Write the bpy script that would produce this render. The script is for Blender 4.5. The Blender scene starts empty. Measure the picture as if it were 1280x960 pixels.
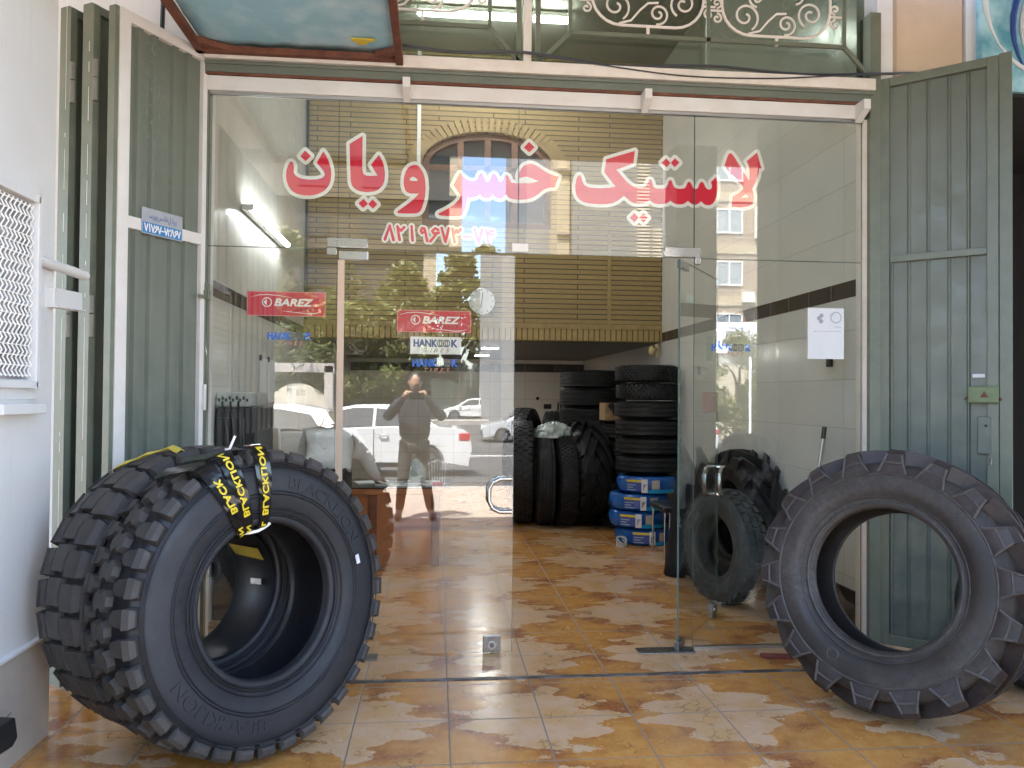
import bpy, bmesh, math, random
from mathutils import Vector, Matrix, Euler
from mathutils.geometry import tessellate_polygon
random.seed(7)
R = math.radians
sc = bpy.context.scene
# ---------------------------------------------------------------- camera, sky, sun, exposure
CAM_F, YAW, PITCH, ROLL = 970/1280*36, math.atan(.0975), R(.9), .0085
cd = bpy.data.cameras.new('camera'); cam = bpy.data.objects.new('camera', cd); sc.collection.objects.link(cam)
cd.lens = CAM_F; cd.sensor_width = 36; cd.clip_start = .02; cd.clip_end = 900
fw = Vector((math.sin(YAW)*math.cos(PITCH), math.cos(YAW)*math.cos(PITCH), math.sin(PITCH)))
rt0 = Vector((math.cos(YAW), -math.sin(YAW), 0)); up0 = rt0.cross(fw)
rt = math.cos(ROLL)*rt0 + math.sin(ROLL)*up0; up = -math.sin(ROLL)*rt0 + math.cos(ROLL)*up0
cam.matrix_world = Matrix(((rt.x, up.x, -fw.x, 0), (rt.y, up.y, -fw.y, -4.38), (rt.z, up.z, -fw.z, 1.45), (0, 0, 0, 1)))
sc.camera = cam
SUN = Vector((-.28, .36, 1)).normalized()
w = bpy.data.worlds.new('World'); sc.world = w; w.use_nodes = True
nt = w.node_tree; sky = nt.nodes.new('ShaderNodeTexSky'); sky.sky_type = 'NISHITA'; sky.sun_disc = False
sky.sun_elevation = math.asin(SUN.z); sky.sun_rotation = math.atan2(SUN.x, SUN.y); sky.dust_density = 2.0; sky.air_density = 1.0
bgn = nt.nodes['Background']; bgn.inputs['Strength'].default_value = .145
nt.links.new(sky.outputs[0], bgn.inputs[0])
sl = bpy.data.lights.new('sun', 'SUN'); so = bpy.data.objects.new('sun', sl); sc.collection.objects.link(so)
sl.energy = 4.2; sl.angle = R(.5); sl.color = (1, .96, .9); so.rotation_euler = SUN.to_track_quat('Z', 'Y').to_euler(); so.location = (0, 0, 30)
vs = sc.view_settings; vs.view_transform = 'Standard'; vs.look = 'None'; vs.gamma = 1; vs.use_curve_mapping = False
vs.exposure = 3.55
sc.cycles.use_denoising = True; sc.cycles.max_bounces = 10; sc.cycles.transparent_max_bounces = 16
sc.cycles.glossy_bounces = 4; sc.cycles.diffuse_bounces = 5; sc.cycles.caustics_reflective = False; sc.cycles.caustics_refractive = False
sc.cycles.sample_clamp_indirect = 6
# ---------------------------------------------------------------- helpers
class G:
    def __init__(s): s.v = []; s.f = []; s.m = []; s.T = None
    def add(s, vs, fs, m=0):
        o = len(s.v)
        s.v += [tuple(s.T @ Vector(p)) if s.T else tuple(p) for p in vs]
        s.f += [tuple(i+o for i in f) for f in fs]; s.m += [m]*len(fs); return s
    def box(s, x0, x1, y0, y1, z0, z1, m=0):
        return s.add([(x, y, z) for z in (z0, z1) for y in (y0, y1) for x in (x0, x1)],
                     [(0, 2, 3, 1), (4, 5, 7, 6), (0, 1, 5, 4), (2, 6, 7, 3), (0, 4, 6, 2), (1, 3, 7, 5)], m)
    def bar(s, a, b, w, h, m=0, up=(0, 0, 1)):
        a, b = Vector(a), Vector(b); d = (b-a).normalized(); u = Vector(up)
        if abs(d.dot(u)) > .95: u = Vector((0, 1, 0))
        x = d.cross(u).normalized()*w/2; y = x.cross(d).normalized()*h/2
        vs = [p+i*x+j*y for p in (a, b) for i, j in ((-1, -1), (1, -1), (1, 1), (-1, 1))]
        return s.add(vs, [(0, 3, 2, 1), (4, 5, 6, 7), (0, 1, 5, 4), (1, 2, 6, 5), (2, 3, 7, 6), (3, 0, 4, 7)], m)
    def tube(s, pts, r, n=8, m=0, closed=False, caps=True):
        P = [Vector(p) for p in pts]; k = len(P); rr = r if isinstance(r, (list, tuple)) else [r]*k
        ref = None; vs = []; fs = []
        for i in range(k):
            if closed: d = P[(i+1) % k]-P[i-1]
            else: d = P[min(i+1, k-1)]-P[max(i-1, 0)]
            d.normalize()
            if ref is None: ref = Vector((0, 0, 1)) if abs(d.z) < .9 else Vector((1, 0, 0))
            x = d.cross(ref)
            if x.length < 1e-5: x = d.cross(Vector((0, 1, 0)))
            x.normalize(); y = x.cross(d); ref = y
            for j in range(n):
                a = 2*math.pi*j/n; vs.append(P[i]+rr[i]*(math.cos(a)*x+math.sin(a)*y))
        for i in range(k if closed else k-1):
            for j in range(n):
                a, b = i*n+j, i*n+(j+1) % n; c, d = ((i+1) % k)*n+(j+1) % n, ((i+1) % k)*n+j
                fs.append((a, b, c, d))
        if caps and not closed: fs += [tuple(range(n))[::-1], tuple(range((k-1)*n, k*n))]
        return s.add(vs, fs, m)
    def cyl(s, a, b, r, r2=None, n=16, m=0): return s.tube([a, b], [r, r if r2 is None else r2], n, m)
    def lathe(s, prof, n=96, m=0, c=(0, 0, 0), axis='Y', closed=True, a0=0, a1=2*math.pi):
        full = abs(a1-a0-2*math.pi) < 1e-6; k = len(prof); vs = []; N = n if full else n+1
        for i in range(N):
            a = a0+(a1-a0)*i/n
            for r, y in prof:
                if axis == 'Y': vs.append((c[0]+r*math.sin(a), c[1]+y, c[2]+r*math.cos(a)))
                else: vs.append((c[0]+r*math.cos(a), c[1]+r*math.sin(a), c[2]+y))
        fs = []
        for i in range(n):
            for j in range(k if closed else k-1):
                p, q = i*k+j, i*k+(j+1) % k; i2 = (i+1) % N
                fs.append((p, q, i2*k+(j+1) % k, i2*k+j))
        return s.add(vs, fs, m)
    def prism(s, outer, holes=(), y0=0, y1=.1, m=0, sides=True):
        loops = [outer]+list(holes); pts = [p for l in loops for p in l]
        tri = tessellate_polygon([[Vector((p[0], p[1], 0)) for p in l] for l in loops]); k = len(pts)
        s.add([(p[0], y0, p[1]) for p in pts]+[(p[0], y1, p[1]) for p in pts],
              [tuple(t) for t in tri]+[tuple(i+k for i in t[::-1]) for t in tri], m)
        o = len(s.v)-2*k
        if sides:
            b = 0
            for l in loops:
                n = len(l)
                for i in range(n):
                    a, c = b+i, b+(i+1) % n; s.f.append((o+a, o+c, o+c+k, o+a+k)); s.m.append(m)
                b += n
        return s
    def ball(s, c, r, n=10, m=0):
        r = r if isinstance(r, (list, tuple)) else (r, r, r); vs = []; fs = []; h = n//2+1
        for i in range(h+1):
            t = math.pi*i/h
            for j in range(n):
                a = 2*math.pi*j/n; vs.append((c[0]+r[0]*math.sin(t)*math.cos(a), c[1]+r[1]*math.sin(t)*math.sin(a), c[2]+r[2]*math.cos(t)))
        for i in range(h):
            for j in range(n): fs.append((i*n+j, (i+1)*n+j, (i+1)*n+(j+1) % n, i*n+(j+1) % n))
        return s.add(vs, fs, m)
    def obj(s, name, mats, parent=None, smooth=40, bevel=0, loc=None, seg=2):
        me = bpy.data.meshes.new(name); me.from_pydata(s.v, [], s.f)
        for m in (mats if isinstance(mats, (list, tuple)) else [mats]): me.materials.append(m)
        me.polygons.foreach_set('material_index', s.m)
        bm = bmesh.new(); bm.from_mesh(me); bmesh.ops.remove_doubles(bm, verts=bm.verts, dist=1e-5)
        bmesh.ops.recalc_face_normals(bm, faces=bm.faces); bm.to_mesh(me); bm.free()
        if smooth:
            me.polygons.foreach_set('use_smooth', [True]*len(me.polygons)); me.set_sharp_from_angle(angle=R(smooth))
        o = bpy.data.objects.new(name, me); sc.collection.objects.link(o)
        if parent: o.parent = parent
        if loc: o.location = loc
        if bevel:
            b = o.modifiers.new('bevel', 'BEVEL'); b.width = bevel; b.segments = seg; b.limit_method = 'ANGLE'; b.angle_limit = R(35)
        return o
def tag(o, label=None, cat=None, group=None, kind=None):
    for k, v in (('label', label), ('category', cat), ('group', group), ('kind', kind)):
        if v: o[k] = v
    return o
def thing(name, label, cat, loc=(0, 0, 0), rz=0, group=None, rot=None):
    o = bpy.data.objects.new(name, None); sc.collection.objects.link(o); o.empty_display_size = .1
    o.location = loc; o.rotation_euler = rot if rot else (0, 0, rz)
    return tag(o, label, cat, group)
def struct(o): o['kind'] = 'structure'; return o
def copy_tree(o, parent=None):
    c = o.copy(); sc.collection.objects.link(c); c.parent = parent
    for ch in [x for x in sc.objects if x.parent == o]: copy_tree(ch, c)
    return c
_tc = {}
def text2d(s, size=1, shear=0, offset=0, space=1, width=None, height=None):
    c = bpy.data.curves.new('t', 'FONT'); c.body = s; c.size = 1; c.shear = shear; c.offset = offset; c.space_character = space
    o = bpy.data.objects.new('t', c); sc.collection.objects.link(o)
    dg = bpy.context.evaluated_depsgraph_get(); e = o.evaluated_get(dg); me = e.to_mesh()
    V = [(v.co.x, v.co.y) for v in me.vertices]; F = [tuple(p.vertices) for p in me.polygons]
    e.to_mesh_clear(); bpy.data.objects.remove(o); bpy.data.curves.remove(c)
    x0 = min(v[0] for v in V); y0 = min(v[1] for v in V); x1 = max(v[0] for v in V); y1 = max(v[1] for v in V)
    sx = (width/(x1-x0)) if width else size; sy = (height/(y1-y0)) if height else (sx if width else size)
    return [((v[0]-(x0+x1)/2)*sx, (v[1]-(y0+y1)/2)*sy) for v in V], F
PD = {'8': [[(0, .98), (-.42, 0)], [(0, .98), (.36, -.03)]], '2': [[(-.32, .95), (-.1, 0)], [(-.25, .85), (.02, .66), (.3, .92)]], '1': [[(-.05, 1), (.05, 0)]],
 '9': [[(.16, .68), (.08, .88), (-.12, .9), (-.22, .7), (-.1, .55), (.16, .68)], [(.16, .75), (.36, 0)]], '6': [[(.34, .82), (.05, .92), (-.2, .72), (-.05, .56), (.4, .62)], [(.28, .62), (-.36, 0)]],
 '7': [[(-.36, .97), (0, 0), (.3, .97)]], '3': [[(-.38, .96), (-.18, 0)], [(-.34, .8), (-.1, .66), (0, .86), (.14, .7), (.36, .92)]], '4': [[(-.3, .95), (-.08, 0)], [(.3, .9), (0, .9), (-.06, .66), (.34, .64)], [(-.24, .74), (.0, .66)]], '-': [[(-.3, .42), (.25, .42)]]}
def pdigits(g, s, cx, y, z0, h, pitch, r, slope=0, m=0, fn=None):
    n_ = 0
    for i, ch in enumerate(s):
        x = cx+(i-(len(s)-1)/2)*pitch
        for st in PD[ch]:
            P = [(x+a*h*.78, z0+b*h+slope*(x-cx)) for a, b in st]
            for j, (a, b) in enumerate(zip(P, P[1:])):
                L = math.hypot(b[0]-a[0], b[1]-a[1]); nx, nz = -(b[1]-a[1])/L*r, (b[0]-a[0])/L*r; n_ += 1; yy = y-.00003*(n_ % 9)
                q = [(a[0]+nx*.8, a[1]+nz*.8), (b[0]+nx, b[1]+nz), (b[0]-nx, b[1]-nz), (a[0]-nx*.8, a[1]-nz*.8)]
                g.add([fn(x_, z_) if fn else (x_, yy, z_) for x_, z_ in q], [(0, 1, 2, 3)], m)
            for k_, p in enumerate(P):
                n_ += 1; yy = y-.0004-.00003*(n_ % 9)
                q = [(p[0]+r*.95*math.cos(j*.628), p[1]+r*.95*math.sin(j*.628)) for j in range(10)]
                g.add([fn(x_, z_) if fn else (x_, yy, z_) for x_, z_ in q], [tuple(range(10))], m)
def text(g, s, c, width=None, height=None, m=0, flip=False, fn=None, grow=0, **k):
    """flat lettering in the XZ plane, facing -Y, centred on c; grow thickens it by a rim along its edges"""
    V, F = text2d(s, width=width, height=height, **k)
    f = -1 if flip else 1
    g.add([fn(x, y) if fn else (c[0]+f*x, c[1], c[2]+y) for x, y in V], F, m)
    if grow:
        cnt = {}
        key = [(round(a, 6), round(b, 6)) for a, b in V]
        for q in F:
            for i in range(len(q)):
                e = tuple(sorted((key[q[i]], key[q[(i+1) % len(q)]]))); cnt[e] = cnt.get(e, 0)+1
        for n_, (e, c_) in enumerate(cnt.items()):
            if c_ != 1: continue
            (ax, az), (bx, bz) = e; dx, dz = bx-ax, bz-az; L = math.hypot(dx, dz)
            if L < 1e-7: continue
            nx, nz = -dz/L*grow, dx/L*grow; yy = c[1]-.00003*(n_ % 7+1)
            g.add([fn(x, z, .00003*(n_ % 7+1)) if fn else (c[0]+f*x, yy, c[2]+z) for x, z in ((ax+nx, az+nz), (bx+nx, bz+nz), (bx-nx, bz-nz), (ax-nx, az-nz))], [(0, 1, 2, 3)], m)
            g.add([fn(ax+grow*math.cos(j*.785), az+grow*math.sin(j*.785), .0003+.00003*(n_ % 7)) if fn else (c[0]+f*(ax+grow*math.cos(j*.785)), yy-.0003, c[2]+az+grow*math.sin(j*.785)) for j in range(8)], [tuple(range(8))], m)
    return g
def mat(name, col, rough=.5, metal=0, col2=None, vs=6, bump=0, bs=60, spec=.5, rv=0, coat=0, det=6, lo=.35, hi=.65, emit=0, dirt=None):
    M = bpy.data.materials.new(name); M.use_nodes = True; t = M.node_tree; L = t.links.new; b = t.nodes['Principled BSDF']
    b.inputs['Base Color'].default_value = (*col, 1); b.inputs['Roughness'].default_value = rough; b.inputs['Metallic'].default_value = metal
    b.inputs['Specular IOR Level'].default_value = spec; b.inputs['Coat Weight'].default_value = coat
    if emit: b.inputs['Emission Color'].default_value = (*col, 1); b.inputs['Emission Strength'].default_value = emit
    tc = t.nodes.new('ShaderNodeTexCoord')
    if col2 or rv:
        n = t.nodes.new('ShaderNodeTexNoise'); n.inputs['Scale'].default_value = vs; n.inputs['Detail'].default_value = det; n.inputs['Roughness'].default_value = .6
        L(tc.outputs['Object'], n.inputs['Vector'])
        mr = t.nodes.new('ShaderNodeMapRange'); mr.inputs[1].default_value = lo; mr.inputs[2].default_value = hi; L(n.outputs[0], mr.inputs[0])
        if col2:
            mx = t.nodes.new('ShaderNodeMix'); mx.data_type = 'RGBA'; mx.inputs[6].default_value = (*col, 1); mx.inputs[7].default_value = (*col2, 1)
            L(mr.outputs[0], mx.inputs[0]); L(mx.outputs[2], b.inputs['Base Color'])
        if rv:
            m2 = t.nodes.new('ShaderNodeMapRange'); m2.inputs[3].default_value = rough-rv; m2.inputs[4].default_value = rough+rv
            L(n.outputs[0], m2.inputs[0]); L(m2.outputs[0], b.inputs['Roughness'])
    if bump:
        n2 = t.nodes.new('ShaderNodeTexNoise'); n2.inputs['Scale'].default_value = bs; n2.inputs['Detail'].default_value = 4
        L(tc.outputs['Object'], n2.inputs['Vector']); bp = t.nodes.new('ShaderNodeBump'); bp.inputs['Strength'].default_value = bump; bp.inputs['Distance'].default_value = .01
        L(n2.outputs[0], bp.inputs['Height']); L(bp.outputs[0], b.inputs['Normal'])
    return M
class NT:
    """small shader-graph writer"""
    def __init__(s, M): s.t = M.node_tree; s.b = s.t.nodes['Principled BSDF']
    def put(s, sock, v):
        if isinstance(v, bpy.types.NodeSocket): s.t.links.new(v, sock)
        elif isinstance(v, (tuple, list)) and len(v) == 3 and sock.type == 'RGBA': sock.default_value = (*v, 1)
        else: sock.default_value = v
    def n(s, typ, **k):
        o = s.t.nodes.new('ShaderNode'+typ)
        for a, b in k.items():
            if hasattr(o, a): setattr(o, a, b)
        return o
    def ma(s, op, a, b=0, c=0):
        o = s.n('Math', operation=op)
        for i, v in enumerate((a, b, c)): s.put(o.inputs[i], v)
        return o.outputs[0]
    def mix(s, f, a, b):
        o = s.n('Mix', data_type='RGBA'); s.put(o.inputs[0], f); s.put(o.inputs[6], a); s.put(o.inputs[7], b); return o.outputs[2]
    def rng(s, v, a, b, c=0, d=1):
        o = s.n('MapRange'); s.put(o.inputs[0], v)
        for i, x in enumerate((a, b, c, d)): o.inputs[i+1].default_value = x
        return o.outputs[0]
    def xyz(s):
        tc = s.n('TexCoord'); sp = s.n('SeparateXYZ'); s.t.links.new(tc.outputs['Object'], sp.inputs[0]); s.co = tc.outputs['Object']; return sp.outputs
    def noise(s, scale, det=4, vec=None, rough=.55):
        o = s.n('TexNoise'); o.inputs['Scale'].default_value = scale; o.inputs['Detail'].default_value = det; o.inputs['Roughness'].default_value = rough
        s.put(o.inputs['Vector'], vec if vec else s.co); return o
    def bump(s, h, st=.3, d=.005):
        o = s.n('Bump'); o.inputs['Strength'].default_value = st; o.inputs['Distance'].default_value = d; s.put(o.inputs['Height'], h); s.put(s.b.inputs['Normal'], o.outputs[0])
def blank(name, rough=.5, spec=.5):
    M = bpy.data.materials.new(name); M.use_nodes = True; b = M.node_tree.nodes['Principled BSDF']; b.inputs['Roughness'].default_value = rough; b.inputs['Specular IOR Level'].default_value = spec
    return M, NT(M)
def glass(name, tint=(.975, .985, .97), f0=.076):
    M = bpy.data.materials.new(name); M.use_nodes = True; t = M.node_tree; t.nodes.clear(); L = t.links.new
    out = t.nodes.new('ShaderNodeOutputMaterial'); mx = t.nodes.new('ShaderNodeMixShader'); tr = t.nodes.new('ShaderNodeBsdfTransparent'); gl = t.nodes.new('ShaderNodeBsdfGlossy')
    tr.inputs[0].default_value = (*tint, 1); gl.inputs['Roughness'].default_value = 0; gl.inputs[0].default_value = (1, 1, 1, 1)
    lw = t.nodes.new('ShaderNodeLayerWeight'); lw.inputs[0].default_value = .5
    p = t.nodes.new('ShaderNodeMath'); p.operation = 'POWER'; p.inputs[1].default_value = 5; L(lw.outputs['Facing'], p.inputs[0])
    m = t.nodes.new('ShaderNodeMath'); m.operation = 'MULTIPLY_ADD'; m.inputs[1].default_value = 1-f0; m.inputs[2].default_value = f0; L(p.outputs[0], m.inputs[0])
    L(m.outputs[0], mx.inputs[0]); L(tr.outputs[0], mx.inputs[1]); L(gl.outputs[0], mx.inputs[2]); L(mx.outputs[0], out.inputs[0])
    return M
# ---------------------------------------------------------------- materials
def floor_mat():
    M, n = blank('leaf_tile', .16); x, y, z = n.xyz()
    u0 = n.ma('DIVIDE', n.ma('SUBTRACT', x, .07), .417); v0 = n.ma('DIVIDE', n.ma('ADD', y, .88), .417)
    nz = n.noise(8, 5, rough=.72); sp = n.n('SeparateColor'); n.put(sp.inputs[0], nz.outputs['Color'])
    tri = n.ma('SUBTRACT', n.ma('PINGPONG', n.ma('MULTIPLY', v0, 5), 1), .5)
    tri2 = n.ma('SUBTRACT', n.ma('PINGPONG', n.ma('MULTIPLY', u0, 3.4), 1), .5)
    u = n.ma('ADD', n.ma('MULTIPLY_ADD', n.ma('SUBTRACT', sp.outputs[0], .5), .75, u0), n.ma('MULTIPLY', tri, .42))
    v = n.ma('ADD', n.ma('MULTIPLY_ADD', n.ma('SUBTRACT', sp.outputs[1], .5), .75, v0), n.ma('MULTIPLY', tri2, .2))
    g = n.ma('SUBTRACT', n.ma('COSINE', n.ma('MULTIPLY', u, math.pi)), n.ma('COSINE', n.ma('MULTIPLY', v, math.pi)))
    g = n.ma('ADD', g, n.ma('MULTIPLY', n.ma('SUBTRACT', n.noise(38, 4, rough=.75).outputs[0], .5), .55)); fac = n.rng(g, -.26, -.06); edge = n.rng(n.ma('ABSOLUTE', n.ma('ADD', g, .2)), .05, .11, 1, 0)
    n1 = n.noise(14, 6, rough=.7).outputs[0]; n2 = n.noise(4.5, 4).outputs[0]; n3 = n.noise(60, 3, rough=.8).outputs[0]
    cream = n.mix(n.rng(n2, .42, .62), (.68, .445, .275), (.66, .39, .16)); cream = n.mix(n.rng(n1, .5, .75, 0, .55), cream, (.56, .31, .125))
    amber = n.mix(n.rng(n1, .38, .6), (.66, .335, .095), (.57, .24, .055)); amber = n.mix(n.ma('MULTIPLY', n.rng(g, 1.3, .25), n.rng(n2, .4, .6)), amber, (.36, .125, .04))
    amber = n.mix(n.rng(n3, .5, .8, 0, .7), amber, (.6, .36, .12))
    col = n.mix(fac, cream, amber); col = n.mix(n.ma('MULTIPLY', edge, .55), col, (.72, .52, .33))
    vo = n.n('TexVoronoi', feature='DISTANCE_TO_EDGE'); vo.inputs['Scale'].default_value = 9; wv = n.n('VectorMath', operation='MULTIPLY_ADD')
    n.put(wv.inputs[0], n.noise(12, 3).outputs['Color']); wv.inputs[1].default_value = (.16, .16, 0); n.put(wv.inputs[2], n.co); n.put(vo.inputs['Vector'], wv.outputs[0])
    crack = n.ma('MULTIPLY', n.rng(vo.outputs['Distance'], .004, .03, 1, 0), n.rng(n2, .5, .6))
    col = n.mix(n.ma('MULTIPLY', crack, .75), col, (.16, .07, .04))
    col = n.mix(n.rng(n.noise(1.1, 5).outputs[0], .5, .75, 0, .35), col, (.33, .27, .22))
    fx = n.ma('ABSOLUTE', n.ma('SUBTRACT', n.ma('FRACT', n.ma('ADD', u0, .5)), .5)); fy = n.ma('ABSOLUTE', n.ma('SUBTRACT', n.ma('FRACT', n.ma('ADD', v0, .5)), .5))
    gr = n.rng(n.ma('MINIMUM', fx, fy), .006, .011, 1, 0); col = n.mix(gr, col, (.24, .2, .16))
    n.put(n.b.inputs['Base Color'], col); n.put(n.b.inputs['Roughness'], n.ma('ADD', n.rng(n1, .3, .7, .13, .3), n.ma('MULTIPLY', gr, .4)))
    n.bump(n.ma('ADD', n.ma('MULTIPLY', gr, -1), n.ma('MULTIPLY', n2, .12)), .35, .003); return M
def tile_mat(name, col, w, h, grout, rough=.2, axis=0, x0=0, z0=0, col2=None):
    M, n = blank(name, rough); o = n.xyz(); u = n.ma('DIVIDE', n.ma('SUBTRACT', o[axis], x0), w); v = n.ma('DIVIDE', n.ma('SUBTRACT', o[2], z0), h)
    fx = n.ma('MULTIPLY', n.ma('ABSOLUTE', n.ma('SUBTRACT', n.ma('FRACT', n.ma('ADD', u, .5)), .5)), w); fy = n.ma('MULTIPLY', n.ma('ABSOLUTE', n.ma('SUBTRACT', n.ma('FRACT', n.ma('ADD', v, .5)), .5)), h)
    gr = n.rng(n.ma('MINIMUM', fx, fy), .0015, .0035, 1, 0); wn = n.n('TexWhiteNoise', noise_dimensions='2D'); cb = n.n('CombineXYZ')
    n.put(cb.inputs[0], n.ma('FLOOR', u)); n.put(cb.inputs[1], n.ma('FLOOR', v)); n.put(wn.inputs['Vector'], cb.outputs[0])
    c = n.mix(n.ma('MULTIPLY', wn.outputs['Value'], .25), col, tuple(a*.75 for a in col)); c = n.mix(n.rng(n.noise(2.2, 5).outputs[0], .4, .75, 0, .3), c, col2 or tuple(a*.7 for a in col))
    n.put(n.b.inputs['Base Color'], n.mix(gr, c, grout)); n.put(n.b.inputs['Roughness'], n.ma('ADD', n.ma('MULTIPLY', gr, .4), n.rng(n.noise(9, 4).outputs[0], .3, .7, rough*.7, rough*1.5)))
    n.bump(n.ma('ADD', n.ma('MULTIPLY', gr, -1), n.ma('MULTIPLY', n.noise(6, 2).outputs[0], .5)), .25, .003); return M
def brick_mat(name, a, b, mortar, w=.62, h=.052, ms=.006, soldier=False, rough=.6, bump=.6, offs=.37):
    M, n = blank(name, rough); o = n.xyz(); cb = n.n('CombineXYZ'); n.put(cb.inputs[0], o[2 if soldier else 0]); n.put(cb.inputs[1], o[0 if soldier else 2])
    br = n.n('TexBrick', offset=offs, offset_frequency=2, squash_frequency=2); br.inputs['Scale'].default_value = 1; br.inputs['Brick Width'].default_value = w; br.inputs['Row Height'].default_value = h
    br.inputs['Mortar Size'].default_value = ms; br.inputs['Mortar Smooth'].default_value = .3; br.inputs['Bias'].default_value = 0
    n.put(br.inputs['Color1'], a); n.put(br.inputs['Color2'], b); n.put(br.inputs['Mortar'], mortar); n.put(br.inputs['Vector'], cb.outputs[0])
    c = n.mix(n.rng(n.noise(12, 6, rough=.7).outputs[0], .35, .75, 0, .5), br.outputs['Color'], tuple(x*.55 for x in a))
    n.put(n.b.inputs['Base Color'], c); n.bump(n.ma('SUBTRACT', n.ma('MULTIPLY', n.noise(70, 3).outputs[0], .25), br.outputs['Fac']), bump, .008); return M
def green_mat(name, chalk=False, rust=True):
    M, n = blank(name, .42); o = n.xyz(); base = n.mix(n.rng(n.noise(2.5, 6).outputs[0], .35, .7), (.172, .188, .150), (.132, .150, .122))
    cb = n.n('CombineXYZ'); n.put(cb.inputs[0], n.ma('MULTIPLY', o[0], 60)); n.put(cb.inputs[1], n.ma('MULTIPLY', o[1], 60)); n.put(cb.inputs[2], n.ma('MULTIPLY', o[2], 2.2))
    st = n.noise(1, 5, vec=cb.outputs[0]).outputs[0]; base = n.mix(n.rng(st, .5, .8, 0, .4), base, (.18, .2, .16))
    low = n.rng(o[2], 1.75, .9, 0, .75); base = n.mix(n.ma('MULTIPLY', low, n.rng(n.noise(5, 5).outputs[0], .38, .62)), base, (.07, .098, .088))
    if chalk:
        wt = n.ma('MULTIPLY', n.rng(n.ma('ABSOLUTE', n.ma('ADD', o[0], -.33)), .03, .14, 1, 0), n.rng(o[2], 2.25, 2.75)); sp = n.noise(1, 6, rough=.85)
        c2 = n.n('CombineXYZ'); n.put(c2.inputs[0], n.ma('MULTIPLY', o[0], 150)); n.put(c2.inputs[2], n.ma('MULTIPLY', o[2], 26)); n.put(sp.inputs['Vector'], c2.outputs[0])
        base = n.mix(n.ma('MULTIPLY', wt, n.rng(sp.outputs[0], .55, .68)), base, (.42, .44, .41))
    if rust: base = n.mix(n.rng(n.noise(22, 6, rough=.8).outputs[0], .66, .72, 0, .75), base, (.30, .25, .19))
    n.put(n.b.inputs['Base Color'], base); n.put(n.b.inputs['Roughness'], n.rng(n.noise(7, 4).outputs[0], .3, .7, .3, .55)); n.bump(n.noise(18, 3).outputs[0], .12, .01); return M
def rubber_mat(name, a, b, dust, rough=.5, amt=.5, sc_=5):
    M, n = blank(name, rough, .4); n.xyz(); c = n.mix(n.rng(n.noise(sc_, 6, rough=.65).outputs[0], .35, .68), a, b)
    c = n.mix(n.ma('MULTIPLY', n.rng(n.noise(2.3, 5).outputs[0], .45, .7), n.rng(n.noise(40, 5, rough=.8).outputs[0], .35, .75, 0, amt)), c, dust)
    n.put(n.b.inputs['Base Color'], c); n.put(n.b.inputs['Roughness'], n.rng(n.noise(8, 4).outputs[0], .3, .7, rough-.1, rough+.15)); n.bump(n.noise(130, 3).outputs[0], .12, .003); return M
m_floor = floor_mat()
def plaster_mat():
    M, n = blank('white_plaster', .75); o = n.xyz(); c = n.mix(n.rng(n.noise(1.3, 5).outputs[0], .35, .7), (.76, .745, .73), (.70, .685, .668))
    c = n.mix(n.rng(n.noise(7, 6, rough=.75).outputs[0], .62, .7, 0, .4), c, (.58, .55, .51)); cb = n.n('CombineXYZ')
    for i, k in enumerate((34, 34, 1.1)): n.put(cb.inputs[i], n.ma('MULTIPLY', o[i], k))
    c = n.mix(n.rng(n.noise(1, 4, vec=cb.outputs[0]).outputs[0], .6, .75, 0, .22), c, (.52, .49, .45)); n.put(n.b.inputs['Base Color'], c)
    n.bump(n.ma('ADD', n.noise(80, 3).outputs[0], n.ma('MULTIPLY', n.noise(5, 4).outputs[0], 2)), .14, .01); return M
m_plaster = plaster_mat()
m_stone = mat('beige_stone', (.52, .46, .40), .55, col2=(.42, .37, .33), vs=3, bump=.08)
m_white = mat('white_paint', (.76, .73, .70), .42, col2=(.68, .64, .60), vs=5, lo=.4, hi=.75, bump=.05)
m_white2 = mat('cream_paint', (.78, .71, .64), .45, col2=(.66, .58, .50), vs=7, lo=.45, hi=.75, bump=.04)
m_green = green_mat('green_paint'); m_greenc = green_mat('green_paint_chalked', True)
m_gframe = mat('green_frame_paint', (.175, .188, .14), .4, col2=(.14, .158, .115), vs=9, bump=.05)
m_rust = mat('rust', (.20, .075, .04), .8, col2=(.12, .04, .025), vs=14, bump=.3)
m_tileR = tile_mat('cream_wall_tile', (.70, .695, .645), .9, .3, (.38, .37, .33), .17, axis=1, x0=.2, z0=.07)
m_tileB = tile_mat('cream_back_tile', (.70, .70, .67), .6, .3, (.33, .34, .32), .2, axis=0, x0=.3, z0=.2)
m_band = tile_mat('brown_band_tile', (.05, .038, .034), .3, .2, (.2, .18, .16), .18, axis=1, x0=.05, z0=.03)
m_bandB = tile_mat('brown_back_tile', (.05, .038, .034), .5, .4, (.2, .18, .16), .18, axis=0)
m_brick = brick_mat('yellow_brick', (.35, .25, .098), (.30, .215, .085), (.045, .03, .018), .95, .055, .0065)
m_sold = brick_mat('yellow_soldier_brick', (.42, .295, .11), (.37, .26, .10), (.05, .035, .018), .5, .062, .007, soldier=True)
m_arch = mat('yellow_brick_plain', (.34, .245, .098), .6, col2=(.26, .18, .075), vs=9)
m_wood = mat('brown_wood', (.17, .075, .032), .42, col2=(.11, .045, .02), vs=9, det=8)
m_woodd = mat('desk_wood', (.48, .19, .07), .3, col2=(.36, .125, .045), vs=7, det=8)
m_dark = mat('dark_void', (.012, .012, .012), .9)
m_ceil = mat('grey_ceiling', (.46, .45, .40), .6, col2=(.4, .39, .35), vs=2)
m_soffit = mat('dark_soffit', (.10, .105, .105), .5, col2=(.08, .085, .085), vs=3)
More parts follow.
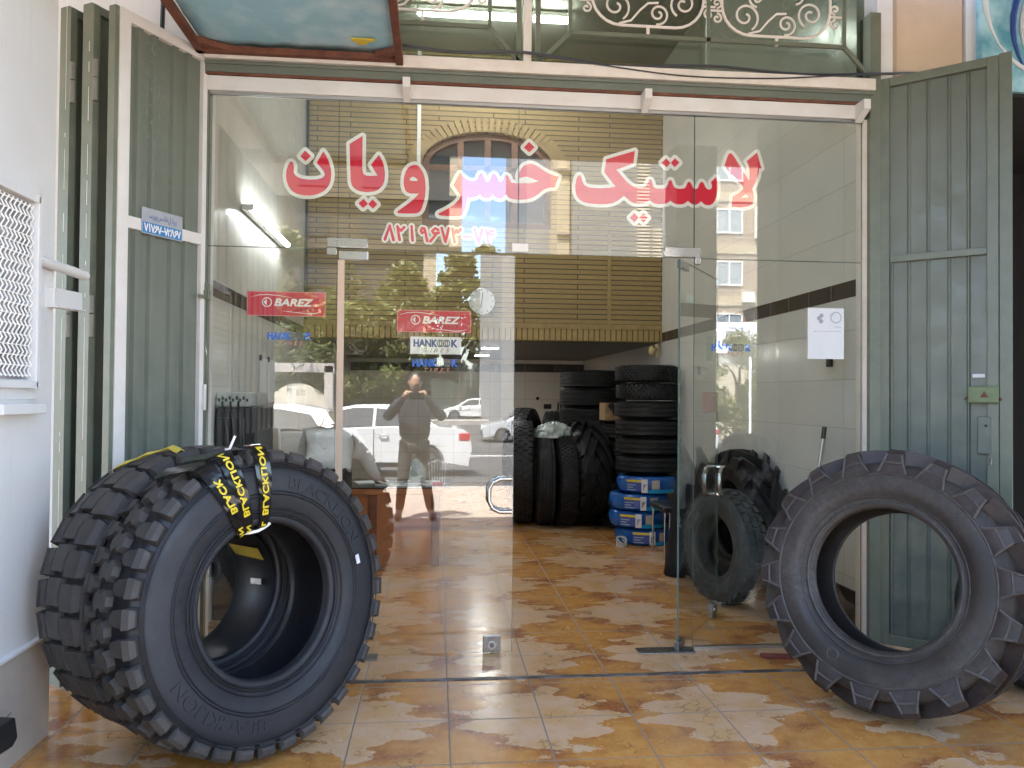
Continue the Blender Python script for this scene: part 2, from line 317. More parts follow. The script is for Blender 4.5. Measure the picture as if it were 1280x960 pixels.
m_chrome = mat('chrome', (.55, .54, .52), .2, 1, rv=.1, vs=60, col2=(.3, .3, .29), lo=.5, hi=.75)
m_steel = mat('brushed_steel', (.36, .36, .35), .35, 1, col2=(.22, .22, .21), vs=30, rv=.1)
m_alum = mat('aluminium', (.55, .55, .54), .35, 1)
m_seal = mat('beige_seal', (.62, .47, .35), .45)
m_black = mat('black_plastic', (.018, .018, .02), .38, rv=.1, vs=12)
m_blackg = mat('gloss_black', (.008, .008, .009), .12)
m_fabric = mat('blue_tarp', (.31, .57, .71), .5, col2=(.55, .74, .83), vs=5, det=10, lo=.45, hi=.72, bump=.7, bs=6)  # lighter than the cloth itself, sunlight through it put into the colour
m_red = mat('red_vinyl', (.80, .018, .055), .5, spec=.3); m_vwhite = mat('white_vinyl', (.90, .88, .84), .5)
m_redb = mat('red_sticker', (.68, .05, .07), .4, col2=(.60, .04, .06), vs=4); m_blue = mat('blue_vinyl', (.015, .16, .75), .35); m_navy = mat('navy_vinyl', (.04, .08, .30), .35)
m_grey = mat('grey_vinyl', (.16, .16, .17), .4); m_pink = mat('pale_red_vinyl', (.75, .30, .27), .4); m_paper = mat('paper', (.78, .79, .81), .6, col2=(.72, .73, .75), vs=3)
m_yel = mat('yellow_vinyl', (.72, .55, .03), .4); m_tapey = mat('yellow_tape', (.55, .44, .06), .35, col2=(.45, .35, .05), vs=12)
m_glass = glass('door_glass'); m_glasse = mat('glass_edge', (.10, .16, .14), .1, coat=.3)
m_glassu = glass('upper_glass', (.60, .64, .58), .07)
m_tube = mat('lit_tube', (.95, .98, 1), .4, emit=10); m_tubew = mat('lit_wall_tube', (.95, .98, 1), .4, emit=7); m_tubeh = mat('lamp_housing', (.7, .7, .68), .4)
m_rubF = rubber_mat('new_truck_rubber', (.016, .0165, .020), (.026, .026, .030), (.068, .066, .066), .5, .45, 3.5)
m_rubT = rubber_mat('worn_tread_rubber', (.040, .037, .035), (.066, .060, .056), (.10, .092, .083), .6, .6)
m_rubA = rubber_mat('dusty_tractor_rubber', (.026, .0215, .019), (.047, .040, .036), (.14, .122, .108), .52, .9, 4); m_scuff = mat('scuffed_rubber', (.095, .085, .08), .55, col2=(.055, .049, .047), vs=20)
m_rubL = rubber_mat('brown_lug_rubber', (.027, .0185, .0165), (.046, .036, .034), (.11, .098, .094), .5, .7)
m_rubI = rubber_mat('plain_rubber', (.009, .009, .010), (.015, .015, .016), (.045, .045, .045), .55, .3)
m_rubG = rubber_mat('old_grey_rubber', (.035, .040, .039), (.062, .068, .066), (.17, .18, .175), .6, 1, 9); m_grooveshade = mat('shaded_groove_rubber', (.009, .009, .011), .6)  # groove rubber near black, shade between the tread blocks put into its colour
m_flap = mat('shiny_flap_rubber', (.010, .011, .014), .42, rv=.08, vs=6, spec=.3)
m_wrap = mat('blue_wrap', (.012, .12, .42), .18, col2=(.01, .07, .28), vs=10, bump=.7, bs=22); m_wrapglint = mat('cyan_glint', (.02, .34, .62), .15, bump=.7, bs=25)
m_card = mat('cardboard', (.36, .24, .13), .8, col2=(.3, .19, .1), vs=8); m_bag = mat('clear_bag', (.55, .6, .58), .25, col2=(.4, .45, .43), vs=12, bump=.6, bs=18)
m_leaf = mat('leaf_green', (.10, .12, .035), .55, col2=(.07, .09, .025), vs=.6); m_leaf2 = mat('leaf_light', (.17, .18, .06), .5, col2=(.12, .14, .045), vs=.7); m_leafd = mat('leaf_dark', (.035, .06, .025), .6)
def leafy(name, a, b, vs):
    M, n = blank(name, .5); n.xyz(); c = n.mix(n.rng(n.noise(vs, 3).outputs[0], .35, .65), a, b); n.put(n.b.inputs['Base Color'], c)
    tr = n.n('BsdfTranslucent'); n.put(tr.inputs[0], c); mx = n.n('MixShader'); mx.inputs[0].default_value = .35; out = [q for q in n.t.nodes if q.type == 'OUTPUT_MATERIAL'][0]
    n.t.links.new(n.b.outputs[0], mx.inputs[1]); n.t.links.new(tr.outputs[0], mx.inputs[2]); n.t.links.new(mx.outputs[0], out.inputs[0]); return M
m_leaf = leafy('leaf_green', (.13, .145, .04), (.09, .105, .03), .6); m_leaf2 = leafy('leaf_light', (.22, .22, .075), (.16, .17, .055), .7)
m_bark = mat('bark', (.12, .09, .065), .9, col2=(.07, .05, .04), vs=6)
m_asph = mat('asphalt', (.075, .073, .07), .85, col2=(.05, .05, .05), vs=2, bump=.3, bs=120)
m_pave = mat('pale_paving', (.35, .29, .235), .8, col2=(.30, .25, .205), vs=3, bump=.15)
m_kerb = mat('kerb_concrete', (.34, .32, .29), .8, col2=(.28, .26, .24), vs=4)
m_ground = mat('dry_ground', (.2, .17, .13), .95, col2=(.15, .13, .1), vs=.4)
m_carw = mat('white_car_paint', (.68, .68, .67), .22, coat=.8); m_cars = mat('silver_car_paint', (.62, .63, .64), .25, metal=.3, coat=.8)
m_cgl = mat('car_glass', (.02, .028, .03), .05, spec=.8); m_tail = mat('tail_lamp_red', (.45, .02, .03), .15, coat=.5); m_head = mat('headlamp', (.7, .72, .74), .1, coat=.5)
m_tyre = mat('car_tyre', (.02, .02, .02), .7); m_rim = mat('alloy_rim', (.55, .55, .56), .3, 1)
# ---------------------------------------------------------------- setting: ground, floors, road
g = G(); g.add([(-260, -260, -1.2), (260, -260, -1.2), (260, 120, -1.2), (-260, 120, -1.2)], [(0, 1, 2, 3)]); struct(g.obj('ground', m_ground, smooth=0))
g = G(); g.box(-9, 10, -4.0, 0, -.2, 0); struct(g.obj('forecourt_floor', m_floor, smooth=0))
g = G(); g.box(-1.6, 2.7, 0, 8.9, -.2, 0); struct(g.obj('shop_floor', m_floor, smooth=0))
g = G(); g.box(-40, 40, -4.3, -4.0, -.2, -.003); struct(g.obj('drain_strip', mat('grey_granite', (.16, .16, .165), .5, col2=(.12, .12, .125), vs=20), smooth=0))
g = G(); g.box(-40, 40, -7.9, -4.3, -.25, 0); g.box(-40, -9, -4.0, 0, -.25, 0); g.box(10, 40, -4.0, 0, -.25, 0); struct(g.obj('pavement', m_pave, smooth=0))
g = G()
for i in range(80): g.box(-40+i, -39.01+i, -8.07, -7.9, -.3, .004)
struct(g.obj('kerb', m_kerb, smooth=0, bevel=.015))
prof = [(-8.07, -.16), (-12, -.2), (-20, -.45), (-30, -.62), (-37, -.42), (-39.6, -.2), (-41.3, -.2), (-55, -.12), (-62, -.1)]
g = G(); k = len(prof); g.add([(x, y, z) for x in (-120, 120) for y, z in prof], [(i, i+1, k+i+1, k+i) for i in range(k-1)]); struct(g.obj('road', m_asph, smooth=60))
g = G(); g.box(-120, 120, -41.3, -39.6, -.5, .06); struct(g.obj('median', m_kerb, smooth=0, bevel=.03))
g = G()
for i in range(12): g.box(-60+10*i, -56+10*i, -20.08, -19.92, -.46, -.435)
struct(g.obj('lane_marking', m_white, smooth=0))
g = G(); g.box(-1.24, 2.9, -.402, -.372, 0, .005); struct(g.obj('threshold_strip', mat('worn_dark_metal', (.05, .045, .045), .45, col2=(.16, .15, .15), vs=9, lo=.45, hi=.6), smooth=0))
# ---------------------------------------------------------------- shop shell
XL, XR, YB = -1.42, 2.51, 4.1
g = G(); g.box(XL-.15, XL, .06, 8.9, 0, 5.3); o = g.obj('tiled_wall', m_tileR, smooth=0); tag(o, 'cream tiled shop wall on the left with the lit tube lamp and a dark tile band', 'wall')
g = G(); g.box(XL, XL+.004, .06, YB-.02, 2.07, 2.172); g.obj('tile_band', m_band, o, 0)
g = G(); g.box(XR, XR+.15, .06, 8.9, 0, 5.3); o = g.obj('tiled_wall', m_tileR, smooth=0); tag(o, 'cream tiled shop wall on the right beside the open glass door, with a dark tile band', 'wall')
g = G(); g.box(XR-.004, XR, .06, YB+.4, 2.07, 2.172); g.obj('tile_band', m_band, o, 0)
g = G(); g.box(XR-.012, XR, .06, 8.68, 0, .3); g.obj('skirting', m_black, o, 0)
g = G(); g.box(XL-.15, XR+.15, 8.7, 8.9, 0, 5.3); o = g.obj('tiled_wall', m_tileB, smooth=0); tag(o, 'pale tiled back wall behind the stored tyres under the mezzanine', 'wall')
g = G(); g.box(XL, XR, 8.694, 8.7, 1.86, 2.0); g.obj('tile_band', m_bandB, o, 0)
g = G(); g.cyl((1.714, 8.69, 1.416), (1.714, 8.703, 1.416), .028); g.obj('pipe_hole', m_dark, o)
g = G(); g.box(1.82, 1.95, 8.685, 8.7, 1.24, 1.32); g.box(1.84, 1.88, 8.682, 8.69, 1.26, 1.3); g.box(1.89, 1.93, 8.682, 8.69, 1.26, 1.3); g.obj('socket', m_black, o, bevel=.003)
g = G(); g.box(XL, XR, YB+.18, 8.9, 2.065, 2.2); struct(g.obj('mezzanine_soffit', m_soffit, smooth=0))
g = G(); g.box(XL-.15, XR+.15, .06, 8.9, 5.2, 5.35); struct(g.obj('ceiling', m_ceil, smooth=0))
# brick mezzanine wall with arched window
AX, AZ0, AZS, AW = .54, 3.30, 3.98, .715
arc = lambda w, rise, n=18: [(AX+w*math.cos(math.pi*(1-i/n)), AZS+rise*math.sin(math.pi*(i/n))) for i in range(n+1)]
hole = [(AX-AW, AZ0)]+arc(AW, .36)+[(AX+AW, AZ0)]
mz = thing('mezzanine_wall', 'yellow brick clad mezzanine wall with arched wooden window above the back store', 'wall', (0, YB, 0))
g = G(); g.prism([(XL, 2.255), (XR, 2.255), (XR, 5.2), (XL, 5.2)], [hole], 0, .18); g.obj('brick_face', m_brick, mz, 0)
g = G(); g.box(XL, XR, -.012, .18, 2.07, 2.2); g.obj('soldier_course', m_sold, mz, 0)
g = G(); g.box(XL, XR, -.02, .18, 2.2, 2.255); g.obj('ledge', m_arch, mz, 0)
g = G(); g.box(1.885, 1.925, -.012, 0, 2.255, 3.28); g.obj('divider', m_arch, mz, 0)
g = G(); n = 34
for i in range(n):
    a = math.pi*(1-(i+.5)/n); c, s_ = math.cos(a), math.sin(a); p0 = Vector((AX+(AW+.005)*c, 0, AZS+.365*s_)); p1 = Vector((AX+(AW+.16)*c, 0, AZS+.52*s_))
    g.bar(p0+Vector((0, .0, 0)), p1, .052, .05, up=(0, 1, 0))
g.obj('brick_arch', m_arch, mz, 0, bevel=.003)
wn = G(); inner = [(AX-AW+.07, AZ0+.07)]+arc(AW-.07, .30)+[(AX+AW-.07, AZ0+.07)]
wn.prism(hole, [inner], .04, .12); wf = wn.obj('arched_window', m_wood, mz, 0, bevel=.006)
g = G()
for x in (AX-.3, AX, AX+.3): g.box(x-.035, x+.035, .045, .11, AZ0+.07, AZS+.3 if x != AX else AZS+.3)
g.box(AX-AW+.06, AX+AW-.06, .045, .11, 3.93, 3.99); g.obj('mullion', m_wood, wf, 0, bevel=.005)
g = G(); g.box(AX-AW+.02, AX+AW-.02, .118, .124, AZ0+.02, AZS+.34); g.obj('pane', m_cgl, wf, 0)
g = G(); g.box(-1.408, -1.385, -.03, -.002, 2.26, 5.2); g.obj('corner_post', m_black, mz, 0)
g = G(); g.box(-.235, -.195, -.03, -.002, 3.93, 5.2); g.obj('conduit', m_tubeh, mz, 0)
ck = thing('wall_clock', 'round white wall clock hung on the yellow brick wall', 'clock', (.484, YB-.005, 2.483))
g = G(); g.cyl((0, 0, 0), (0, -.035, 0), .15, n=40); g.obj('case', m_chrome, ck, bevel=.006)
g = G(); g.cyl((0, -.036, 0), (0, -.037, 0), .138, n=40); g.obj('dial', m_paper, ck)
for i in range(12):
    g = G(); a = i*math.pi/6; g.bar((.115*math.sin(a), -.039, .115*math.cos(a)), (.13*math.sin(a), -.039, .13*math.cos(a)), .008, .002, up=(0, 1, 0)); g.obj('hour_mark', m_black, ck, 0)
g = G(); g.bar((0, -.041, 0), (.012, -.041, .10), .008, .003, up=(0, 1, 0)); g.obj('hand', m_black, ck, 0); g = G(); g.bar((0, -.041, 0), (-.01, -.041, -.07), .01, .003, up=(0, 1, 0)); g.obj('hand', m_black, ck, 0)
# lamps
m_panel = mat('lit_panel', (1, .98, .93), .4, emit=9)
def tube_lamp(a, b, off, label, group=None):
    r = thing('tube_lamp', label, 'lamp', a, 0, group); d = Vector(b)-Vector(a); o_ = Vector(off)
    g = G(); g.bar(o_*.0+o_*.3, d+o_*.3, .05, .04); g.obj('housing', m_tubeh, r, 0, bevel=.005)
    g = G(); g.tube([d*.02+o_, d*.98+o_], .016 if off[0] else .032, 12); g.obj('tube', m_tubew if off[0] else m_tube, r)
    for t in (.01, .985): g = G(); g.bar(d*t+o_*.2, d*t+o_*1.25, .03, .04); g.obj('end_cap', m_tubeh, r, 0)
tube_lamp((XL+.015, 1.36, 2.80), (XL+.015, 2.80, 2.80), (.06, 0, 0), 'lit fluorescent tube lamp on the left tiled wall above the desk')
tube_lamp((-.22, 3.03, 5.17), (.77, 3.03, 5.17), (0, 0, -.06), 'lit ceiling tube lamp left of the white window post', 'ceiling tube lamps')
tube_lamp((.90, 3.03, 5.17), (1.24, 3.03, 5.17), (0, 0, -.06), 'lit ceiling tube lamp right of the white window post', 'ceiling tube lamps')
for i, y_ in enumerate((5.25, 7.0)):
    r = thing('ceiling_light', ('front', 'rear')[i]+' square lit panel under the dark soffit of the back store', 'ceiling light', (.66, y_, 2.062), 0, 'soffit lights')
    g = G(); g.box(-.11, .11, -.11, .11, -.02, 0); g.obj('rim', m_tubeh, r, 0); g = G(); g.box(-.095, .095, -.095, .095, -.024, -.0205); g.obj('diffuser', m_panel, r, 0)
g = G(); g.ball((2.36, 4.0, 1.965), (.035, .05, .05), 12); g.bar((2.42, 4.0, 1.9), (2.42, 4.0, 2.04), .03, .03); g.bar((2.36, 4.0, 1.98), (2.43, 4.0, 1.98), .03, .03)
tag(g.obj('alarm_sensor', mat('cream_plastic', (.6, .45, .22), .4)), 'small cream sensor at the right end of the brick wall underside', 'sensor')
# ---------------------------------------------------------------- outer walls
ew = thing('plaster_wall', 'white plastered side wall with beige stone base, left of the shutters', 'wall', (-1.63, -.9, 0))
g = G(); g.box(-.5, 0, -.64, 0, .44, 4.4); g.obj('plaster', m_plaster, ew, 0)
g = G(); g.box(-.5, .012, -.64, .002, 0, .425); g.obj('stone_base', m_stone, ew, 0, bevel=.004)
g = G(); g.box(-.5, .022, -.64, .006, .425, .44); g.obj('ledge', m_plaster, ew, 0, bevel=.003)
g = G(); g.box(-14, -1.30, .05, .28, 0, 5.35); tag(g.obj('facade_pier', m_plaster, smooth=0), 'plastered pier behind the folded green shutter leaves', 'pier')
pr = thing('facade_pier', 'cream rendered pier above and behind the right green shutter', 'pier', (2.64, .03, 0))
g = G(); g.box(.07, .53, 0, .3, 0, 4.4); g.obj('render', mat('cream_render', (.62, .47, .33), .7, col2=(.55, .41, .28), vs=4, bump=.15), pr, 0)
g = G(); g.box(-.03, .07, -.02, .3, 0, 4.4); g.obj('edge_trim', m_white, pr, 0)
g = G(); g.box(.07, .1, -.012, 0, 0, 4.4); g.obj('tan_trim', mat('tan_trim', (.42, .32, .22), .6), pr, 0)
nb = thing('neighbour_shop', 'dark unlit doorway of the neighbouring shop at the right edge', 'shop', (3.19, 0, 0))
g = G(); g.box(0, 2.4, 1.5, 1.6, 0, 3.3); g.box(2.4, 2.5, 0, 1.6, 0, 3.3); g.box(0, .02, .0, 1.5, 0, 3.3); g.box(0, 2.5, 0, 1.6, 3.3, 3.4); g.obj('recess', m_dark, nb, 0)
g = G(); g.box(.0, 9, .02, .3, 3.4, 5.4); g.box(2.5, 9, .02, .3, 0, 3.4); g.obj('fascia', m_plaster, nb, 0)
g = G(); g.box(.06, 2.2, -.03, .02, 3.32, 4.2); ps = g.obj('poster', mat('blue_poster', (.10, .32, .42), .3, col2=(.45, .72, .78), vs=3.2, lo=.4, hi=.62), nb, 0, bevel=.005)
for k_, (cx, cz, r0) in enumerate([(.62, 3.72, .36), (.62, 3.72, .30), (.62, 3.72, .24), (.5, 3.9, .42), (.72, 3.62, .14)]):
    g = G(); g.tube([(cx+r0*math.cos(a*.2), -.032, cz+r0*1.15*math.sin(a*.2)) for a in range(6, 30)], [.005+.014*abs(math.sin(a*.33)) for a in range(6, 30)], 6)
    g.obj('swirl', m_navy if k_ % 2 == 0 else m_paper, ps)
g = G(); g.box(2.66, 2.69, .05, .3, 3.4, 3.41)
g = G(); g.box(-1.72, -1.66, -3.78, -1.55, .0, 3.5)
for i in range(10): g.box(-1.66, -1.645, -3.74+.22*i, -3.66+.22*i, .05, 3.45)
tag(g.obj('neighbour_shutter', mat('dark_green_shutter', (.022, .03, .024), .6, col2=(.018, .024, .018), vs=3), smooth=0), 'dark green closed shutter of the shop on the left, only seen as a dim reflection', 'shutter')
# overhanging slab, column, upper facade
sb = thing('balcony_slab', 'concrete balcony slab overhanging the forecourt above the shop front', 'slab', (0, 0, 3.86))
g = G(); g.box(-9, 10, -3.42, -.08, 0, .18); g.obj('slab', mat('slab_concrete', (.36, .34, .31), .8, col2=(.3, .28, .26), vs=2), sb, 0)
g = G(); g.box(-1.3, 2.6, .0, .06, .56, 1.55); g.obj('upper_wall', m_plaster, sb, 0)
r = thing('rendered_pillar', 'wide dark rendered pillar at the right of the forecourt, outside the picture', 'pillar', (3.3, -2.1, 0))
g = G(); g.box(-.46, .5, -.2, .2, 0, 3.86); g.obj('shaft', mat('dark_render', (.13, .13, .11), .75, col2=(.11, .11, .095), vs=3), r, 0, bevel=.01)
g = G(); g.box(-.47, .51, -.22, .22, 0, .2); g.obj('plinth', m_stone, r, 0, bevel=.006)
cl = thing('column', 'grey rendered column at the pavement edge, seen only in the reflection', 'column', (2.33, -2.6, 0))
g = G(); g.box(-.19, .19, -.18, .18, 0, 3.74); g.obj('shaft', mat('grey_render', (.20, .19, .17), .7, col2=(.17, .16, .15), vs=4), cl, 0, bevel=.01)
g = G(); g.box(-.21, .21, -.20, .20, 0, .25); g.obj('plinth', m_stone, cl, 0, bevel=.006)
# ---------------------------------------------------------------- shop-front frame
fr = thing('shop_front_frame', 'painted steel frame round the glass shop front, white beams over a green channel', 'frame', (0, 0, 0))
g = G(); g.box(-1.27, 2.555, -.075, .06, 3.268, 3.335); g.obj('sill_beam', m_white2, fr, 0, bevel=.003)
g = G(); g.box(-1.27, 2.555, -.045, .06, 3.205, 3.266); g.box(-1.27, 2.555, -.06, -.047, 3.245, 3.262); g.obj('channel', m_green, fr, 0, bevel=.002)
g = G(); g.box(-1.27, 2.555, -.04, .06, 3.192, 3.204); g.obj('rusty_strip', m_rust, fr, 0)
g = G(); g.box(-1.27, 2.51, -.03, .06, 3.11, 3.19); g.obj('head_beam', m_white, fr, 0, bevel=.003)
for x in (-.18, 1.175, 2.47):
    g = G(); g.box(x-.02, x+.02, -.13, -.031, 3.135, 3.19); g.add([(x-.02, -.13, 3.135), (x+.02, -.13, 3.135), (x+.02, -.031, 3.085), (x-.02, -.031, 3.085), (x-.02, -.031, 3.135), (x+.02, -.031, 3.135)], [(0, 1, 2, 3), (0, 3, 4), (1, 5, 2), (0, 4, 5, 1), (2, 5, 4, 3)]); g.obj('bracket', m_white, fr, 0)
g = G(); g.box(2.508, 2.532, -.02, .06, .0, 3.11); g.obj('jamb', m_white2, fr, 0)
g = G(); g.box(2.534, 2.6, -.05, .06, 0, 3.74); g.obj('post', m_gframe, fr, 0)
g = G(); g.box(-1.30, -1.255, -.02, .06, 0, 3.74); g.obj('post', m_gframe, fr, 0)
g = G(); g.box(1.49, 2.5, -.012, .012, 0, .016); g.obj('bottom_channel', m_alum, fr, 0)
g = G(); g.box(-1.25, 2.51, -.012, .012, 3.095, 3.11); g.obj('top_channel', m_alum, fr, 0)
# glass
def pane(x0, x1, z0, z1, label, group=None):
    r = thing('glass_pane', label, 'glass pane', ((x0+x1)/2, 0, z0), 0, group); h = (x1-x0)/2
    g = G(); g.box(-h, h, -.005, .005, 0, z1-z0); p = g.obj('sheet', m_glass, r, 0)
    g = G(); e = .0045
    for a, b in (((-h-.0005, 0, 0), (-h-.0005, 0, z1-z0)), ((h+.0005, 0, 0), (h+.0005, 0, z1-z0)), ((-h, 0, z1-z0+.0005), (h, 0, z1-z0+.0005)), ((-h, 0, -.0005), (h, 0, -.0005))): g.bar(a, b, .001, .009) if a[0] == b[0] else g.bar(a, b, .009, .001)
    g.obj('edge', m_glasse, r, 0); return r
ZT = 2.262
pane(-1.253, -.558, 0.004, ZT-.004, 'fixed glass pane beside the left shutter with a red sticker and a blue one')
pane(1.487, 2.507, .016, ZT-.004, 'fixed glass pane in front of the right tiled wall, a white notice taped on it')
gr_ = 'glass panes above the doors'
pane(-1.253, -.556, ZT, 3.095, 'upper glass pane at the far left above the fixed pane', gr_)
pane(-.552, .453, ZT, 3.095, 'upper glass pane above the closed glass door with the phone number', gr_)
pane(.457, 1.483, ZT, 3.095, 'upper glass pane above the open doorway', gr_)
pane(1.487, 2.507, ZT, 3.095, 'upper glass pane at the far right next to the green shutter', gr_)
def fit(g, x0, x1, z0, z1, m=0): g.box(x0, x1, -.014, -.0055, z0, z1, m); g.box(x0, x1, .0055, .014, z0, z1, m)
g = G(); fit(g, -.612, -.388, 2.268, 2.322); fit(g, -.612, -.557, 2.225, 2.268); tag(g.obj('patch_fitting', m_chrome, bevel=.003), 'L-shaped chrome patch fitting above the closed glass door', 'glass fitting')
g = G(); fit(g, 1.305, 1.522, 2.268, 2.322); fit(g, 1.487, 1.522, 2.225, 2.268); tag(g.obj('patch_fitting', m_chrome, bevel=.003), 'L-shaped chrome patch fitting above the open glass door', 'glass fitting')
g = G(); fit(g, .42, .512, 2.27, 2.318); tag(g.obj('door_stop_plate', m_vwhite, bevel=.002), 'small white stop plate above the meeting edge of the doors', 'glass fitting')
